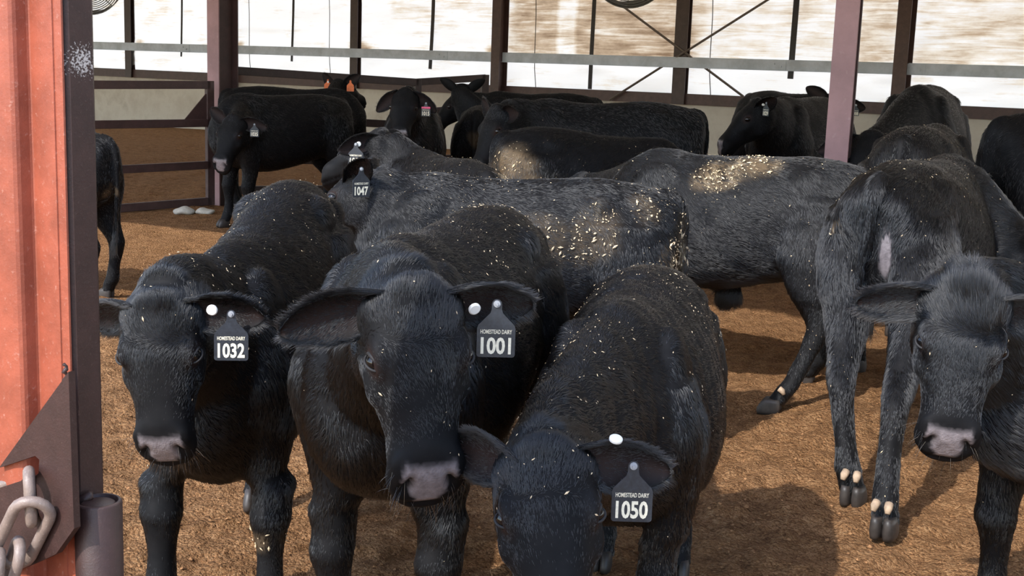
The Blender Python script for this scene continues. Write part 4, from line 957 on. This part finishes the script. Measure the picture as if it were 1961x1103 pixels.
# L  1015
C('black cow facing the camera with pink tape on its tag 1015', (-0.93, 11.3), -86, 1.06, at(776, 172, 10.45), at(760, 262, 10.15), up=(-0.1, -1, 0.4), voxel=0.015, hairs=45000, seed=11, tag_no='1015', tag_face=(0, -1, 0), tape=True, hs=0.95, ear_l=(-0.35, -0.5), ear_r=(-0.45, -0.6))
# M  behind view with raised head
C('black cow seen from behind with raised ears, right of the tag with pink tape', (-0.33, 12.4), 84, 0.98, at(885, 162, 13.0), at(890, 178, 13.4), up=(0, 0.3, 1), voxel=0.016, hairs=26000, seed=12, ear_l=(0.1, 0.9), ear_r=(0.1, 0.9), button='lr', mud=((-0.66, 0, 0.85, 0.10, .5),))
# N  back of a cow far behind
C('black cow far back, only its back showing below the post by the fan', (0.22, 14.2), 183, 1.07, (-0.72, 14.2, 1.2), (-1.0, 14.1, 0.9), voxel=0.018, hairs=20000, seed=13)
# O  big cow side on
C('large black cow side on at the back with its mouth open, head to the left', (0.68, 9.55), 184, 1.10, at(948, 205, 9.25), at(908, 288, 9.15), up=(-0.75, -0.45, 0.6), hs=1.05, voxel=0.0145, hairs=100000, seed=14, bits=120, ear_l=(0.1, 0.2), ear_r=(0.7, 0.2))
# P  muddy rump
C('black cow with a mud-caked tan rump, in front of the large side-on cow', (0.50, 8.15), 14, 0.98, (1.35, 8.35, 0.80), (1.62, 8.4, 0.55), voxel=0.013, hairs=100000, seed=15, mud=((-0.64, 0.10, 0.90, 0.16, .9), (-0.60, -0.16, 0.93, 0.17, .9), (-.48, -.2, .80, .14, .7)), bits=260, drop=(0, -0.06))
# Q  profile head left
C('black cow in profile with white ear button, muzzle pointing left beside pink column', (2.58, 11.42), 235, 1.15, at(1447, 192, 10.6), at(1358, 270, 10.55), up=(-0.8, -0.15, 1), hs=1.02, voxel=0.0135, hairs=60000, seed=16, tag_no='1029', tag_face=(-0.85, -0.5, 0), ear_l=(0.7, 0.3), ear_face_l=(-0.3, 0.9), button='l', button_at=(0.35, 0.3))
# R  1008 head behind the column
C('black cow with tag 1008 looking out from behind the near pink column', (2.98, 14.0), -63, 1.16, at(1602, 184, 13.2), at(1592, 232, 13.0), up=(0.05, -1, .4), voxel=0.016, hairs=24000, seed=17, tag_no='1008', tag_face=(0, -1, 0), ear_l=(0.35, 0), ear_r=(0.5, 0), button='l', button_at=(.5, 0), hs=1.05)
# S  tall cow at right
C('tallest black cow at the right with an orange tag, head lowered', (3.10, 9.70), 247, 1.27, at(1668, 255, 8.35), at(1632, 350, 8.1), up=(-0.6, -0.8, 0.3), voxel=0.0145, hairs=60000, seed=18, tag_kind='orange', tag_face=(0.2, -1, 0), ear_l=(-0.2, 0), ear_r=(-.2, 0))
# T
C('smooth black cow seen from behind, between the tallest cow and the streak-tailed calf', (2.22, 6.9), 64, 1.09, (2.85, 7.8, 0.8), (2.98, 8.05, 0.45), voxel=0.013, hairs=100000, seed=19, bits=150)
# U
C('black cow cut off by the right edge, side on in the shade', (3.66, 7.95), 14, 1.16, (4.4, 7.8, 0.9), (4.7, 7.9, 0.5), voxel=0.014, hairs=60000, seed=20, bits=60)
# V
C('black calf half hidden by the near gate stile at left', (-3.02, 7.75), 165, 0.90, (-3.8, 7.95, 0.75), (-4.05, 8.0, 0.4), voxel=0.0125, hairs=60000, seed=21, bits=60, mud=((-0.66, 0.04, 0.75, .06, .8),))
